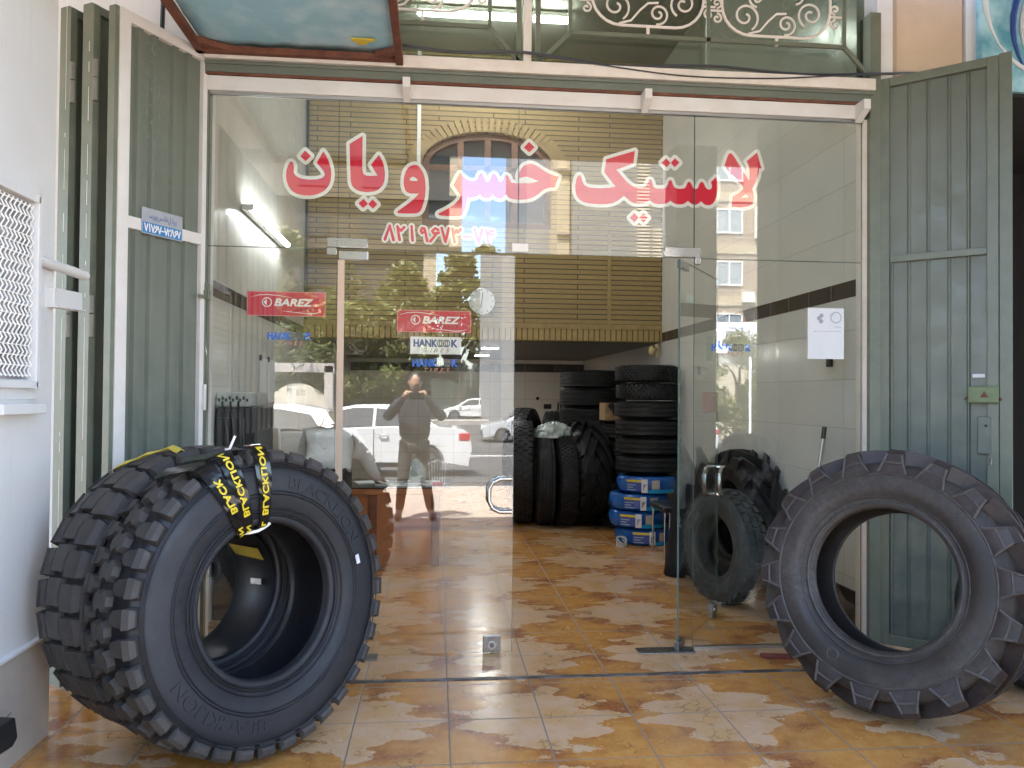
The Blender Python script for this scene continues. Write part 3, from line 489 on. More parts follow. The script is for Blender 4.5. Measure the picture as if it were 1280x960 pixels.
# lettering on the glass
def outline(g, loop, r, y, m=0):
    n = len(loop)
    for i in range(n):
        a, b = loop[i], loop[(i+1) % n]; dx, dz = b[0]-a[0], b[1]-a[1]; L = math.hypot(dx, dz)
        if L < 1e-6: continue
        nx, nz = -dz/L*r, dx/L*r
        yy = y-.00002*(i % 9)
        g.add([(a[0]+nx, yy, a[1]+nz), (b[0]+nx, yy, b[1]+nz), (b[0]-nx, yy, b[1]-nz), (a[0]-nx, yy, a[1]-nz)], [(0, 1, 2, 3)], m)
        k = 14; yy = y-.0002-.00002*(i % 9)
        g.add([(a[0]+r*math.cos(2*math.pi*j/k), yy, a[1]+r*math.sin(2*math.pi*j/k)) for j in range(k)], [tuple(range(k))], m)
LET = [[[[-810,2740],[-813,2741],[-815,2741],[-818,2740],[-821,2738],[-823,2734],[-826,2730],[-829,2724],[-832,2718],[-834,2710],[-837,2702],[-839,2692],[-840,2680],[-841,2670],[-841,2659],[-840,2649],[-839,2640],[-837,2630],[-834,2621],[-831,2612],[-826,2603],[-821,2595],[-815,2587],[-809,2580],[-801,2574],[-793,2569],[-785,2565],[-776,2562],[-766,2559],[-756,2557],[-746,2556],[-736,2555],[-725,2555],[-714,2555],[-703,2556],[-692,2558],[-681,2560],[-671,2564],[-661,2568],[-651,2573],[-641,2579],[-633,2585],[-625,2593],[-618,2601],[-612,2609],[-607,2618],[-603,2628],[-599,2639],[-597,2650],[-596,2661],[-595,2673],[-595,2684],[-596,2695],[-597,2707],[-600,2718],[-603,2730],[-607,2743],[-611,2755],[-617,2767],[-624,2781],[-640,2806],[-675,2740],[-664,2727],[-658,2721],[-654,2715],[-649,2710],[-644,2704],[-640,2699],[-637,2694],[-634,2689],[-632,2684],[-631,2680],[-631,2676],[-632,2672],[-634,2668],[-636,2665],[-639,2661],[-643,2658],[-648,2655],[-654,2653],[-660,2651],[-667,2649],[-676,2647],[-684,2646],[-693,2646],[-702,2645],[-712,2645],[-721,2645],[-731,2646],[-740,2647],[-750,2648],[-758,2650],[-766,2652],[-773,2655],[-779,2658],[-785,2662],[-789,2666],[-793,2670],[-796,2675],[-799,2680],[-800,2686],[-800,2692],[-799,2699],[-799,2706],[-799,2713],[-800,2719],[-801,2725],[-803,2731],[-805,2735],[-807,2738]]],[[[-740,2806],[-707,2777],[-735,2747],[-765,2773]]],[[[-425,2901],[-496,2853],[-492,2738],[-489,2685],[-488,2656],[-486,2638],[-484,2631],[-482,2625],[-479,2618],[-475,2613],[-470,2607],[-464,2602],[-458,2598],[-450,2594],[-442,2591],[-433,2588],[-424,2587],[-415,2586],[-405,2585],[-396,2585],[-385,2586],[-374,2588],[-363,2590],[-353,2593],[-345,2596],[-337,2600],[-330,2605],[-324,2611],[-318,2617],[-313,2623],[-309,2630],[-306,2639],[-303,2648],[-301,2659],[-300,2671],[-299,2683],[-299,2693],[-300,2704],[-301,2714],[-303,2723],[-305,2733],[-307,2743],[-310,2753],[-314,2762],[-318,2771],[-323,2781],[-334,2798],[-377,2740],[-340,2681],[-360,2679],[-371,2678],[-380,2677],[-389,2678],[-398,2678],[-405,2680],[-411,2682],[-416,2686],[-418,2690],[-421,2696],[-422,2703],[-423,2713],[-424,2724],[-424,2742],[-425,2768],[-425,2811]]],[[[-415,2547],[-391,2520],[-418,2495],[-444,2521]]],[[[-366,2546],[-339,2519],[-363,2493],[-390,2519]]],[[[-131,2749],[-137,2749],[-144,2747],[-151,2745],[-158,2741],[-164,2737],[-170,2731],[-175,2724],[-180,2716],[-184,2708],[-187,2698],[-190,2687],[-192,2676],[-193,2665],[-194,2654],[-194,2643],[-193,2633],[-192,2623],[-189,2615],[-187,2607],[-183,2601],[-178,2596],[-173,2592],[-166,2589],[-158,2587],[-150,2586],[-142,2586],[-130,2586],[-109,2587],[-125,2568],[-135,2558],[-144,2549],[-154,2541],[-164,2532],[-175,2523],[-187,2514],[-199,2505],[-211,2495],[-221,2488],[-227,2482],[-229,2478],[-228,2476],[-226,2475],[-222,2473],[-217,2472],[-211,2472],[-201,2472],[-187,2472],[-170,2472],[-149,2473],[-132,2474],[-119,2476],[-111,2479],[-106,2482],[-101,2487],[-97,2493],[-93,2500],[-90,2509],[-87,2518],[-84,2528],[-81,2539],[-78,2550],[-76,2562],[-74,2575],[-73,2588],[-72,2603],[-71,2617],[-72,2631],[-73,2645],[-74,2659],[-76,2672],[-79,2684],[-82,2695],[-86,2705],[-91,2714],[-96,2722],[-101,2729],[-107,2736],[-112,2742],[-118,2746],[-125,2748]],[[-161,2666],[-161,2668],[-160,2670],[-158,2672],[-155,2675],[-152,2677],[-149,2679],[-147,2680],[-144,2681],[-141,2681],[-137,2680],[-133,2678],[-129,2676],[-125,2674],[-122,2671],[-119,2666],[-115,2658],[-135,2657],[-144,2657],[-150,2658],[-154,2658],[-156,2660],[-158,2661],[-160,2662],[-161,2664]]],[[[121,2711],[85,2643],[96,2628],[103,2619],[107,2613],[112,2606],[116,2600],[119,2595],[122,2590],[124,2586],[124,2582],[124,2578],[123,2573],[120,2567],[117,2560],[112,2554],[106,2547],[99,2540],[91,2532],[81,2525],[72,2518],[61,2511],[50,2504],[39,2498],[30,2493],[20,2488],[12,2484],[5,2480],[2,2477],[1,2474],[3,2471],[7,2469],[14,2467],[24,2466],[37,2466],[51,2465],[67,2465],[83,2465],[102,2466],[117,2467],[128,2470],[136,2475],[140,2481],[144,2488],[147,2497],[151,2507],[155,2518],[157,2529],[159,2539],[161,2551],[163,2572],[179,2573],[187,2574],[194,2575],[201,2577],[208,2579],[214,2582],[220,2585],[226,2588],[236,2596],[245,2586],[251,2581],[255,2578],[259,2576],[263,2575],[268,2574],[272,2574],[277,2574],[282,2575],[287,2577],[292,2580],[298,2586],[309,2598],[319,2587],[325,2581],[329,2578],[334,2576],[339,2575],[344,2574],[349,2574],[354,2575],[359,2577],[364,2579],[369,2582],[375,2588],[385,2599],[394,2588],[400,2583],[405,2580],[412,2577],[419,2575],[427,2573],[436,2572],[447,2571],[458,2571],[470,2572],[482,2573],[495,2574],[508,2576],[519,2579],[530,2582],[540,2587],[548,2592],[557,2598],[567,2605],[576,2613],[586,2622],[596,2630],[605,2636],[614,2640],[623,2643],[631,2645],[639,2647],[648,2648],[664,2649],[686,2711],[664,2716],[651,2720],[641,2724],[629,2729],[618,2734],[607,2740],[596,2746],[585,2752],[575,2759],[565,2765],[556,2770],[547,2774],[538,2777],[530,2778],[522,2779],[515,2779],[507,2777],[501,2775],[494,2772],[488,2769],[482,2764],[477,2758],[472,2752],[467,2744],[463,2735],[460,2727],[458,2719],[456,2709],[456,2692],[469,2697],[477,2700],[483,2702],[489,2703],[494,2704],[500,2704],[507,2704],[514,2702],[521,2700],[529,2697],[537,2694],[549,2689],[571,2680],[549,2674],[536,2671],[526,2669],[515,2668],[503,2667],[490,2667],[476,2666],[460,2666],[443,2665],[430,2666],[420,2667],[414,2669],[412,2671],[410,2674],[407,2678],[405,2683],[403,2689],[401,2694],[399,2698],[397,2702],[394,2704],[392,2706],[390,2708],[388,2709],[386,2709],[384,2709],[382,2707],[379,2706],[377,2703],[375,2700],[373,2696],[371,2691],[369,2685],[366,2680],[364,2676],[360,2673],[357,2670],[353,2669],[350,2669],[347,2669],[344,2670],[342,2673],[339,2677],[337,2683],[335,2690],[332,2696],[330,2701],[327,2705],[325,2708],[322,2710],[319,2712],[316,2713],[313,2712],[310,2712],[308,2710],[305,2709],[303,2706],[301,2703],[299,2698],[297,2693],[295,2686],[292,2681],[290,2676],[287,2673],[285,2671],[282,2669],[278,2669],[275,2669],[271,2671],[268,2673],[265,2677],[263,2682],[261,2688],[258,2694],[256,2699],[253,2704],[250,2708],[247,2711],[245,2712],[242,2713],[239,2713],[237,2712],[235,2711],[233,2709],[231,2706],[229,2703],[227,2698],[225,2693],[223,2686],[221,2681],[217,2677],[213,2673],[208,2671],[203,2669],[198,2668],[192,2668],[187,2668],[181,2669],[174,2671],[168,2673],[160,2677],[153,2682],[146,2687],[137,2695]]],[[[514,2905],[546,2876],[516,2844],[484,2872]]],[[[812,2722],[809,2724],[806,2725],[803,2724],[800,2721],[797,2716],[793,2709],[790,2700],[788,2688],[786,2677],[784,2666],[784,2656],[784,2646],[784,2636],[786,2627],[788,2618],[791,2609],[795,2601],[800,2594],[805,2588],[812,2582],[820,2578],[828,2573],[837,2570],[847,2567],[860,2565],[873,2563],[889,2562],[907,2561],[923,2561],[940,2561],[955,2562],[969,2563],[983,2566],[995,2568],[1007,2572],[1017,2577],[1027,2582],[1037,2588],[1048,2597],[1069,2614],[1085,2600],[1094,2593],[1101,2587],[1108,2583],[1116,2579],[1123,2576],[1131,2574],[1140,2573],[1149,2573],[1158,2573],[1167,2574],[1175,2575],[1184,2576],[1192,2578],[1200,2580],[1209,2585],[1223,2593],[1235,2584],[1243,2579],[1250,2576],[1258,2574],[1268,2573],[1277,2572],[1287,2573],[1296,2574],[1306,2575],[1315,2577],[1323,2580],[1332,2585],[1345,2595],[1358,2585],[1366,2580],[1373,2578],[1381,2576],[1389,2575],[1397,2575],[1405,2575],[1412,2576],[1419,2577],[1425,2579],[1431,2582],[1437,2588],[1449,2598],[1460,2588],[1467,2583],[1472,2580],[1477,2578],[1482,2577],[1487,2576],[1492,2576],[1498,2577],[1504,2579],[1509,2582],[1514,2584],[1519,2589],[1528,2598],[1540,2586],[1548,2580],[1555,2577],[1563,2576],[1571,2575],[1579,2576],[1587,2579],[1594,2583],[1601,2589],[1607,2597],[1612,2605],[1616,2615],[1620,2625],[1623,2637],[1625,2649],[1626,2662],[1627,2675],[1627,2688],[1626,2701],[1625,2716],[1620,2744],[1587,2713],[1590,2702],[1592,2696],[1593,2691],[1593,2686],[1592,2681],[1591,2677],[1588,2673],[1585,2671],[1580,2669],[1576,2668],[1571,2669],[1567,2670],[1563,2672],[1559,2675],[1555,2680],[1552,2685],[1550,2692],[1547,2698],[1544,2702],[1541,2706],[1538,2710],[1534,2711],[1531,2712],[1527,2710],[1524,2708],[1521,2704],[1518,2699],[1515,2693],[1513,2685],[1510,2679],[1507,2675],[1504,2671],[1501,2670],[1497,2669],[1493,2668],[1489,2669],[1485,2671],[1481,2673],[1478,2677],[1475,2683],[1472,2689],[1470,2695],[1467,2700],[1464,2704],[1461,2707],[1458,2709],[1455,2709],[1452,2708],[1449,2705],[1446,2702],[1444,2697],[1441,2691],[1439,2685],[1436,2679],[1432,2675],[1427,2671],[1422,2669],[1416,2668],[1410,2667],[1402,2666],[1394,2666],[1386,2667],[1380,2669],[1374,2671],[1369,2674],[1365,2678],[1362,2683],[1359,2690],[1357,2697],[1355,2703],[1353,2708],[1350,2712],[1348,2714],[1345,2715],[1343,2715],[1340,2714],[1338,2711],[1335,2708],[1333,2703],[1331,2697],[1329,2691],[1327,2685],[1324,2679],[1320,2675],[1317,2671],[1311,2668],[1305,2666],[1297,2664],[1288,2664],[1279,2663],[1271,2663],[1264,2663],[1257,2664],[1252,2666],[1248,2668],[1244,2672],[1242,2677],[1240,2682],[1238,2688],[1236,2694],[1234,2700],[1231,2706],[1229,2710],[1227,2712],[1224,2714],[1222,2714],[1219,2713],[1217,2710],[1214,2706],[1212,2701],[1209,2696],[1207,2691],[1204,2685],[1202,2680],[1198,2676],[1195,2673],[1191,2671],[1187,2669],[1182,2667],[1176,2666],[1170,2665],[1164,2665],[1157,2664],[1150,2664],[1143,2665],[1136,2666],[1128,2669],[1121,2672],[1113,2676],[1106,2681],[1098,2687],[1089,2695],[1080,2703],[1071,2712],[1061,2723],[1048,2737],[1024,2765],[1123,2804],[1132,2878],[963,2822],[953,2747],[1020,2665],[981,2658],[959,2656],[942,2654],[926,2653],[910,2653],[895,2653],[882,2654],[870,2655],[860,2657],[851,2660],[844,2663],[838,2667],[834,2671],[830,2677],[827,2683],[824,2691],[822,2700],[820,2707],[818,2713],[815,2718]]],[[[1132,2516],[1158,2489],[1132,2461],[1105,2488]]],[[[1184,2518],[1211,2491],[1185,2463],[1159,2489]]],[[[1317,2841],[1344,2816],[1320,2788],[1290,2814]]],[[[1370,2845],[1397,2819],[1369,2791],[1345,2816]]],[[[1709,2885],[1705,2886],[1702,2887],[1699,2886],[1697,2885],[1693,2880],[1688,2870],[1682,2852],[1668,2812],[1709,2758],[1715,2764],[1733,2746],[1743,2735],[1751,2726],[1760,2716],[1770,2706],[1777,2697],[1781,2690],[1783,2684],[1782,2680],[1780,2675],[1776,2671],[1772,2666],[1766,2661],[1759,2655],[1751,2650],[1740,2644],[1719,2632],[1711,2573],[1747,2571],[1766,2570],[1782,2572],[1798,2574],[1815,2577],[1827,2583],[1837,2589],[1843,2598],[1845,2608],[1847,2618],[1847,2628],[1847,2638],[1846,2648],[1844,2656],[1843,2664],[1841,2670],[1839,2675],[1839,2680],[1841,2687],[1844,2695],[1849,2703],[1853,2712],[1858,2721],[1862,2731],[1866,2741],[1870,2752],[1873,2763],[1876,2777],[1879,2804],[1893,2805],[1865,2897],[1802,2843],[1811,2827],[1815,2817],[1818,2807],[1819,2797],[1821,2785],[1821,2774],[1821,2763],[1820,2750],[1816,2728],[1800,2753],[1790,2769],[1781,2782],[1772,2797],[1761,2814],[1752,2828],[1743,2842],[1736,2854],[1729,2864],[1723,2872],[1717,2879],[1713,2883]],[[1796,2647],[1799,2648],[1803,2646],[1807,2642],[1815,2630],[1771,2625],[1780,2634],[1785,2638],[1789,2642],[1793,2644]]]]
lt = thing('window_lettering', 'large red Persian lettering with white outline across the upper glass', 'lettering', (.53, .0078, 2.65))
for gl in LET:
    loops = [[(x/1000-.53, z/1000-2.65) for x, z in l] for l in gl]
    g = G(); outline(g, loops[0], .0195, -.0004)
    tri = tessellate_polygon([[Vector((p[0], p[1], 0)) for p in loops[0]]]); g.add([(p[0], -.0001, p[1]) for p in loops[0]], [tuple(t) for t in tri])
    g.obj('letter_outline', m_vwhite, lt, 0)
    g = G(); pts = [p for l in loops for p in l]; tri = tessellate_polygon([[Vector((p[0], p[1], 0)) for p in l] for l in loops]); g.add([(p[0], -.0012, p[1]) for p in pts], [tuple(t) for t in tri])
    g.obj('letter', m_red, lt, 0)
pn = thing('phone_lettering', 'small red Persian phone number with white outline under the shop name', 'lettering', (.012, .0080, 2.36))
SL = -.0165
tf = lambda y: (lambda a, b: (a, y, b+a*0.0))
DG = '8219673-74'; g = G(); pdigits(g, DG, 0, -.0002, -.041, .08, .0625, .0205, -.012); g.obj('digit_outline', m_vwhite, pn, 0)
g = G(); pdigits(g, DG, 0, -.0016, -.041, .08, .0625, .0082, -.012); g.obj('digits', m_red, pn, 0)
# stickers
def red_sticker(parent, x, z, w=.418, h=.128, y=.0078, tilt=-.02):
    g = G(); g.box(x-w/2-.004, x+w/2+.004, y-.0004, y, z-h/2-.004, z+h/2+.004); s = g.obj('brand_sticker', m_pink, parent, 0)
    g = G(); g.box(x-w/2, x+w/2, y-.0007, y-.0005, z-h/2, z+h/2); g.obj('field', m_redb, s, 0)
    g = G(); text(g, 'BAREZ', (x+.04, y-.001, z+.008), width=.208, height=.038, shear=.25, grow=.0022)
    c = (x-.105, z+.008); g.lathe([(.027, 0), (.0215, 0), (.0215, .0001), (.027, .0001)], 32, c=(c[0], y-.001, c[1])); g.add([(c[0]-.001, y-.0012, c[1]-.018), (c[0]-.001, y-.0012, c[1]+.018), (c[0]-.018, y-.0012, c[1])], [(0, 1, 2)])
    for pts in ([(-.19, .035), (-.15, .047), (-.10, .05), (-.04, .045), (.03, .035)], [(-.02, -.04), (.06, -.048), (.12, -.053), (.16, -.05), (.185, -.042)]):
        g.tube([(x+a, y-.0012, z+b) for a, b in pts], [.0008, .0022, .0025, .0022, .0008], 6)
    g.obj('writing', m_vwhite, s, 0)
    g = G(); text(g, 'TIRES', (x+.085, y-.001, z-.03), width=.10, height=.012, shear=.25, space=1.6); g.obj('small_writing', m_black, s, 0)
def tire_logo(parent, x, z, w=.29, y=.0078, back=False, blue=None, tires=None, flip=False):
    blue = blue or m_blue; tires = tires or m_pink; k_ = w/.29
    if back:
        g = G(); g.box(x-.143, x+.143, y-.0004, y, z-.062, z+.036); s = g.obj('brand_sticker', m_vwhite, parent, 0)
    else: s = bpy.data.objects.new('brand_sticker', None); sc.collection.objects.link(s); s.parent = parent
    y -= .0005; f = -1 if flip else 1
    g = G(); text(g, 'HANK', (x-f*.063*k_, y, z), width=.138*k_, height=.043*k_, grow=.0026*k_); text(g, 'K', (x+f*.112*k_, y, z), width=.034*k_, height=.043*k_, grow=.0026*k_); g.obj('writing', blue, s, 0)
    g = G()
    for dx in (.02, .034, .054, .068): g.lathe([(.026*k_, 0), (.018*k_, 0), (.018*k_, .0001), (.026*k_, .0001)], 28, c=(0, 0, 0)); 
    g.v = []; g.f = []; g.m = []
    for i, dx in enumerate((.022, .034, .058, .07)):
        n = 24; o_ = len(g.v)
        for r_ in (1, .62):
            for j in range(n): a = 2*math.pi*j/n; g.v.append((x+f*dx*k_+.017*k_*r_*math.cos(a), y-.0001*i, z+.024*k_*r_*math.sin(a)))
        for j in range(n): g.f.append((o_+j, o_+(j+1) % n, o_+n+(j+1) % n, o_+n+j)); g.m.append(0)
    g.obj('ring_mark', m_grey, s, 0)
    g = G(); text(g, 'TIRES', (x+f*.008*k_, y, z-.043*k_), width=.15*k_, height=.024*k_, shear=.3, space=1.5, offset=.0); g.obj('small_writing', tires, s, 0)
sroot = thing('sticker_group', 'red tyre brand sticker on the fixed pane beside the left shutter', 'sticker', (-.83, 0, 1.95)); sroot.name = 'window_sticker'
red_sticker(sroot, 0, 0)
sroot = thing('window_sticker', 'blue cut-out tyre brand lettering on the fixed pane under the left red sticker', 'sticker', (-.81, 0, 1.772)); tire_logo(sroot, 0, 0, .26)
sroot = thing('window_sticker', 'blue cut-out tyre brand lettering on the right fixed pane left of the white notice', 'sticker', (1.715, 0, 1.745)); tire_logo(sroot, 0, 0, .26)
nt_ = thing('paper_notice', 'white paper notice taped on the right fixed pane', 'notice', (2.285, -.006, 1.835))
def wavy(g, x0, x1, z0, z1, amp, m=0, nx=10, nz=12):
    g.add([(x0+(x1-x0)*i/nx, -abs(amp*math.sin(i*.9+j*.35)*math.sin(j*.5+.4)), z0+(z1-z0)*j/nz) for j in range(nz+1) for i in range(nx+1)], [(j*(nx+1)+i, j*(nx+1)+i+1, (j+1)*(nx+1)+i+1, (j+1)*(nx+1)+i) for j in range(nz) for i in range(nx)], m)
g = G(); wavy(g, -.112, .112, -.15, .15, .004); g.obj('sheet', m_paper, nt_)
g = G()
for a, b in ((-.03, .105), (-.045, .09), (-.032, .072)): g.cyl((a, -.0055, b), (a, -.006, b), .013, n=16)
g.lathe([(.034, 0), (.029, 0), (.029, .0004), (.034, .0004)], 28, c=(.06, -.0058, .095)); g.box(.02, .045, -.006, -.0055, .108, .112); g.box(-.05, .09, -.006, -.0055, .012, .014); g.box(.05, .09, -.006, -.0055, .038, .041); g.box(-.075, -.06, -.006, -.0055, .01, .014)
g.obj('print', mat('pale_print', (.38, .40, .43), .6), nt_, 0)
# glass doors
def glass_door(name, label, loc, rz, sgn, W=.985):
    r = thing(name, label, 'door', loc, rz); z1 = ZT-.01
    g = G(); g.box(min(0, sgn*W), max(0, sgn*W), -.005, .005, .006, z1); g.obj('sheet', m_glass, r, 0)
    g = G(); xe = sgn*W
    g.box(xe-.0008, xe+.0008, -.0052, .0052, .006, z1); g.box(-.0008, .0008, -.0052, .0052, .006, z1); g.box(min(0, xe), max(0, xe), -.0052, .0052, z1, z1+.0012); g.obj('edge', m_glasse, r, 0)
    g = G(); x = sgn*(W-.14); pts = [(x+sgn*.12*0, -.006, .80), (x, -.045, .80)]
    hx = [(sgn*.122, .8), (sgn*.06, .8), (sgn*.02, .82), (0, .86), (0, .93), (sgn*.02, .965), (sgn*.06, .985), (sgn*.122, .985)]
    for yy in (-.05, .05): g.tube([(x+sgn*.122, yy*.1, .8)]+[(x+a, yy, b) for a, b in hx]+[(x+sgn*.122, yy*.1, .985)], .0125, 12)
    g.obj('handle', m_chrome, r)
    g = G(); xl = sgn*(W-.115); g.box(xl-.05, xl+.05, -.016, .016, .006, .098); lk = g.obj('lock', m_steel, r, 0, bevel=.003)
    
    for q in (-1, 1): g = G(); g.cyl((xl, q*.016, .05), (xl, q*.026, .05), .024, n=24); g.cyl((xl, q*.026, .05), (xl, q*.028, .05), .014, n=20, m=1); g.obj('lock_cylinder', [m_chrome, m_grey], lk, bevel=.002)
    g = G(); g.box(min(sgn*.0, sgn*.16), max(sgn*.0, sgn*.16), -.014, .014, z1-.05, z1-.002); g.obj('patch_fitting', m_chrome, r, 0, bevel=.003)
    g = G(); g.box(min(sgn*-.02, sgn*.1), max(sgn*-.02, sgn*.1), -.014, .014, .004, .05); g.obj('patch_fitting', m_steel, r, 0, bevel=.003)
    return r
dl = glass_door('glass_door', 'closed frameless glass door with stickers, a chrome handle and a floor lock', (-.545, 0, 0), R(1), 1)
g = G(); g.box(-.006, .03, -.009, .009, .05, 2.2); g.obj('edge_seal', m_seal, dl, 0)
red_sticker(dl, .53, 1.868, .408, .116); tire_logo(dl, .54, 1.745, .27, back=True, blue=m_navy, tires=m_grey); tire_logo(dl, .54, 1.635, .28)
dr = glass_door('glass_door', 'open frameless glass door swung into the shop beside the right pane', (1.395, -.01, 0), R(-124.4), -1, .89)
tire_logo(dr, -.5, 1.62, .3, blue=m_vwhite, tires=m_vwhite, y=-.0056); red_sticker(dr, -.72, 1.42, .34, .13, y=-.0056)
g = G(); g.box(-.78, -.62, -.0062, -.0056, 1.69, 1.86); g.box(-.33, -.16, -.0062, -.0056, 2.03, 2.08); g.obj('pale_sticker', mat('pale_green_sticker', (.55, .68, .62), .4), dr, 0)
for x, lab in ((-.47, 'grey steel floor spring cover under the closed glass door'), (1.32, 'grey steel floor spring cover under the open glass door')):
    g = G(); g.box(-.165, .165, -.055, .05, 0, .006); tag(g.obj('floor_plate', m_steel, smooth=0, bevel=.002, loc=(x, -.02, 0)), lab, 'floor plate')
g = G(); g.bar((1.82, -.17, .012), (2.15, -.22, .012), .03, .02); tag(g.obj('red_bar', mat('dull_red_paint', (.16, .035, .03), .5), smooth=0, bevel=.004), 'dull red metal bar lying on the floor by the tractor tyre', 'bar')
# ---------------------------------------------------------------- upper window with grille
r = thing('upper_window', 'wide upper window over the shop front, glass behind a green and white grille', 'window', (.65, .03, 3.335))
g = G(); g.box(-1.9, 1.89, -.003, .003, 0, 1.08); g.obj('pane', m_glassu, r, 0)
g = G(); g.box(-.178, -.132, -.07, -.02, 0, 1.06); g.obj('post', m_white2, r, 0, bevel=.003)
gl_ = thing('window_grille', 'green bar grille with white wrought scrolls over the upper window', 'grille', (0, -.03, 0))
g = G(); B = lambda a, b, w=.022: g.bar((a[0], 0, a[1]), (b[0], 0, b[1]), w, .018, up=(0, 1, 0))
B((.74, 3.53), (2.38, 3.53)); B((.74, 3.53), (.56, 3.345)); B((2.38, 3.53), (2.555, 3.345)); B((.74, 3.53), (.74, 4.3)); B((1.552, 3.34), (1.552, 4.3)); B((2.38, 3.53), (2.38, 4.3)); B((.555, 3.34), (.555, 4.3), .03)
B((-1.1, 3.535), (.28, 3.535)); B((.28, 3.535), (.45, 3.345)); B((.28, 3.535), (.28, 4.3)); B((.445, 3.34), (.445, 4.3), .03); B((-1.1, 3.535), (-1.24, 3.345)); B((-1.1, 3.535), (-1.1, 4.3))
B((-1.25, 3.345), (2.56, 3.345), .016)
for x in (-.4, 0, .6, 1.0, 1.4, 1.9, 2.3): g.cyl((x, -.01, 3.345), (x, .0, 3.345), .006, n=6)
g.obj('bars', m_gframe, gl_, 0)
def spiral(g, c, r, a0, turns, d=1, rad=.0065, tail=None):
    n = int(26*turns); P = [(c[0]+r*(1-.82*i/n)*math.cos(a0+d*2*math.pi*turns*i/n), 0, c[1]+r*(1-.82*i/n)*math.sin(a0+d*2*math.pi*turns*i/n)) for i in range(n+1)]
    if tail: P = [(t[0], 0, t[1]) for t in tail]+P
    g.tube(P, rad, 6)
def scrollwork(cx, cz, w, h):
    g = G(); q = .17
    st = []
    for sx, sz, a0 in ((1, -1, -90), (1, 1, 0), (-1, 1, 90), (-1, -1, 180)):
        for i in range(7): a = R(a0+15*i); st.append((cx+sx*(w/2-q)+q*math.cos(a), 0, cz+sz*(h/2-q)+q*math.sin(a)))
    g.tube(st, .0085, 8, closed=True)
    zb = cz-h/2
    spiral(g, (cx-.01+.07, zb+.075), .062, R(-100), 1.5, 1, tail=[(cx-.14, zb+.012), (cx-.06, zb+.04), (cx-.02, zb+.11), (cx+.04, zb+.14)][:0] or None)
    g.tube([(cx-.17, 0, zb+.01), (cx-.10, 0, zb+.03), (cx-.05, 0, zb+.09), (cx, 0, zb+.135), (cx+.06, 0, zb+.14)], .0065, 6)
    spiral(g, (cx-.19, zb+.11), .085, R(-60), 1.35, 1); spiral(g, (cx+.21, zb+.14), .08, R(-120), 1.5, -1); spiral(g, (cx-.12, zb+.22), .05, R(-90), 1.3, -1); spiral(g, (cx+.12, zb+.25), .05, R(-90), 1.3, 1)
    for sx in (-1, 1):
        spiral(g, (cx+sx*(w/2+.03), cz-.19), .03, R(90), 1.2, sx); spiral(g, (cx+sx*(w/2+.03), cz-.10), .03, R(-90), 1.2, -sx); g.tube([(cx+sx*w/2, 0, cz-.145), (cx+sx*(w/2+.07), 0, cz-.145)], .007, 6)
    g.bar((cx, 0, zb-.055), (cx, 0, zb), .016, .014, up=(0, 1, 0))
    g.obj('scroll', m_white2, gl_)
scrollwork(1.195, 3.87, .66, .56); scrollwork(1.965, 3.85, .66, .56); scrollwork(-.10, 3.88, .62, .54)
# cables
def cable(label, pts, r=.006):
    P = [Vector(p) for p in pts]; out = []
    for i in range(len(P)-1):
        for t in range(6):
            f = t/6; p0, p1, p2, p3 = P[max(i-1, 0)], P[i], P[i+1], P[min(i+2, len(P)-1)]
            out.append(.5*((2*p1)+(p2-p0)*f+(2*p0-5*p1+4*p2-p3)*f*f+(3*p1-p0-3*p2+p3)*f**3))
    g = G(); g.tube(out+[P[-1]], r, 6); tag(g.obj('cable', m_black), label, 'cable')
cable('black cable sagging along the foot of the grille', [(-.25, -.06, 3.40), (.1, -.06, 3.37), (.47, -.07, 3.385), (1.0, -.06, 3.34), (1.55, -.06, 3.365), (2.1, -.06, 3.345), (2.56, -.07, 3.365), (2.85, -.03, 3.40), (3.1, -.02, 3.40)], .008)
cable('thin black cable hanging loosely over the white sill beam', [(.47, -.085, 3.375), (.9, -.085, 3.33), (1.4, -.085, 3.29), (1.9, -.085, 3.30), (2.3, -.085, 3.335), (2.55, -.085, 3.355)], .004)
cable('pair of dark cables dropping beside the left corner of the blue canopy', [(-1.5, -.02, 4.2), (-1.49, -.03, 3.8), (-1.5, -.03, 3.5), (-1.5, -.03, 3.2)], .012)
# blue tarp canopy
cn = thing('canopy', 'small flat canopy of pale blue tarp on a rusty steel frame', 'canopy', (-.74, -.1, 3.30))
g = G(); nx, ny = 14, 20
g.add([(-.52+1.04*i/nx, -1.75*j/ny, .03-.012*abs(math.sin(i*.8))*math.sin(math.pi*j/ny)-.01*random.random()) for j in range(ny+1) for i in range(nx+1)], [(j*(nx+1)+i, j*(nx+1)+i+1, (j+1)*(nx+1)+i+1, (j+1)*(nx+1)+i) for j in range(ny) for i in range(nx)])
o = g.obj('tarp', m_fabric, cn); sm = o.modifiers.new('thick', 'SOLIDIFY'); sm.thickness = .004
g = G()
for a, b in (((-.54, .02, 0), (-.54, -1.8, 0)), ((.52, .04, -.01), (.52, -1.8, 0)), ((-.56, .0, 0), (.54, .0, 0)), ((-.56, -1.78, 0), (.54, -1.78, 0)), ((-.54, -.1, .004), (-.36, .01, .004)), ((.40, -.02, .004), (.52, -.1, .004))): g.bar(a, b, .04, .035)
g.obj('frame', m_rust, cn, 0, bevel=.003)
g = G(); g.cyl((.33, -.16, .008), (.33, -.16, .012), .035, n=12); g.box(.28, .40, -.20, -.17, .007, .012); g.obj('yellow_patch', m_yel, cn, 0)
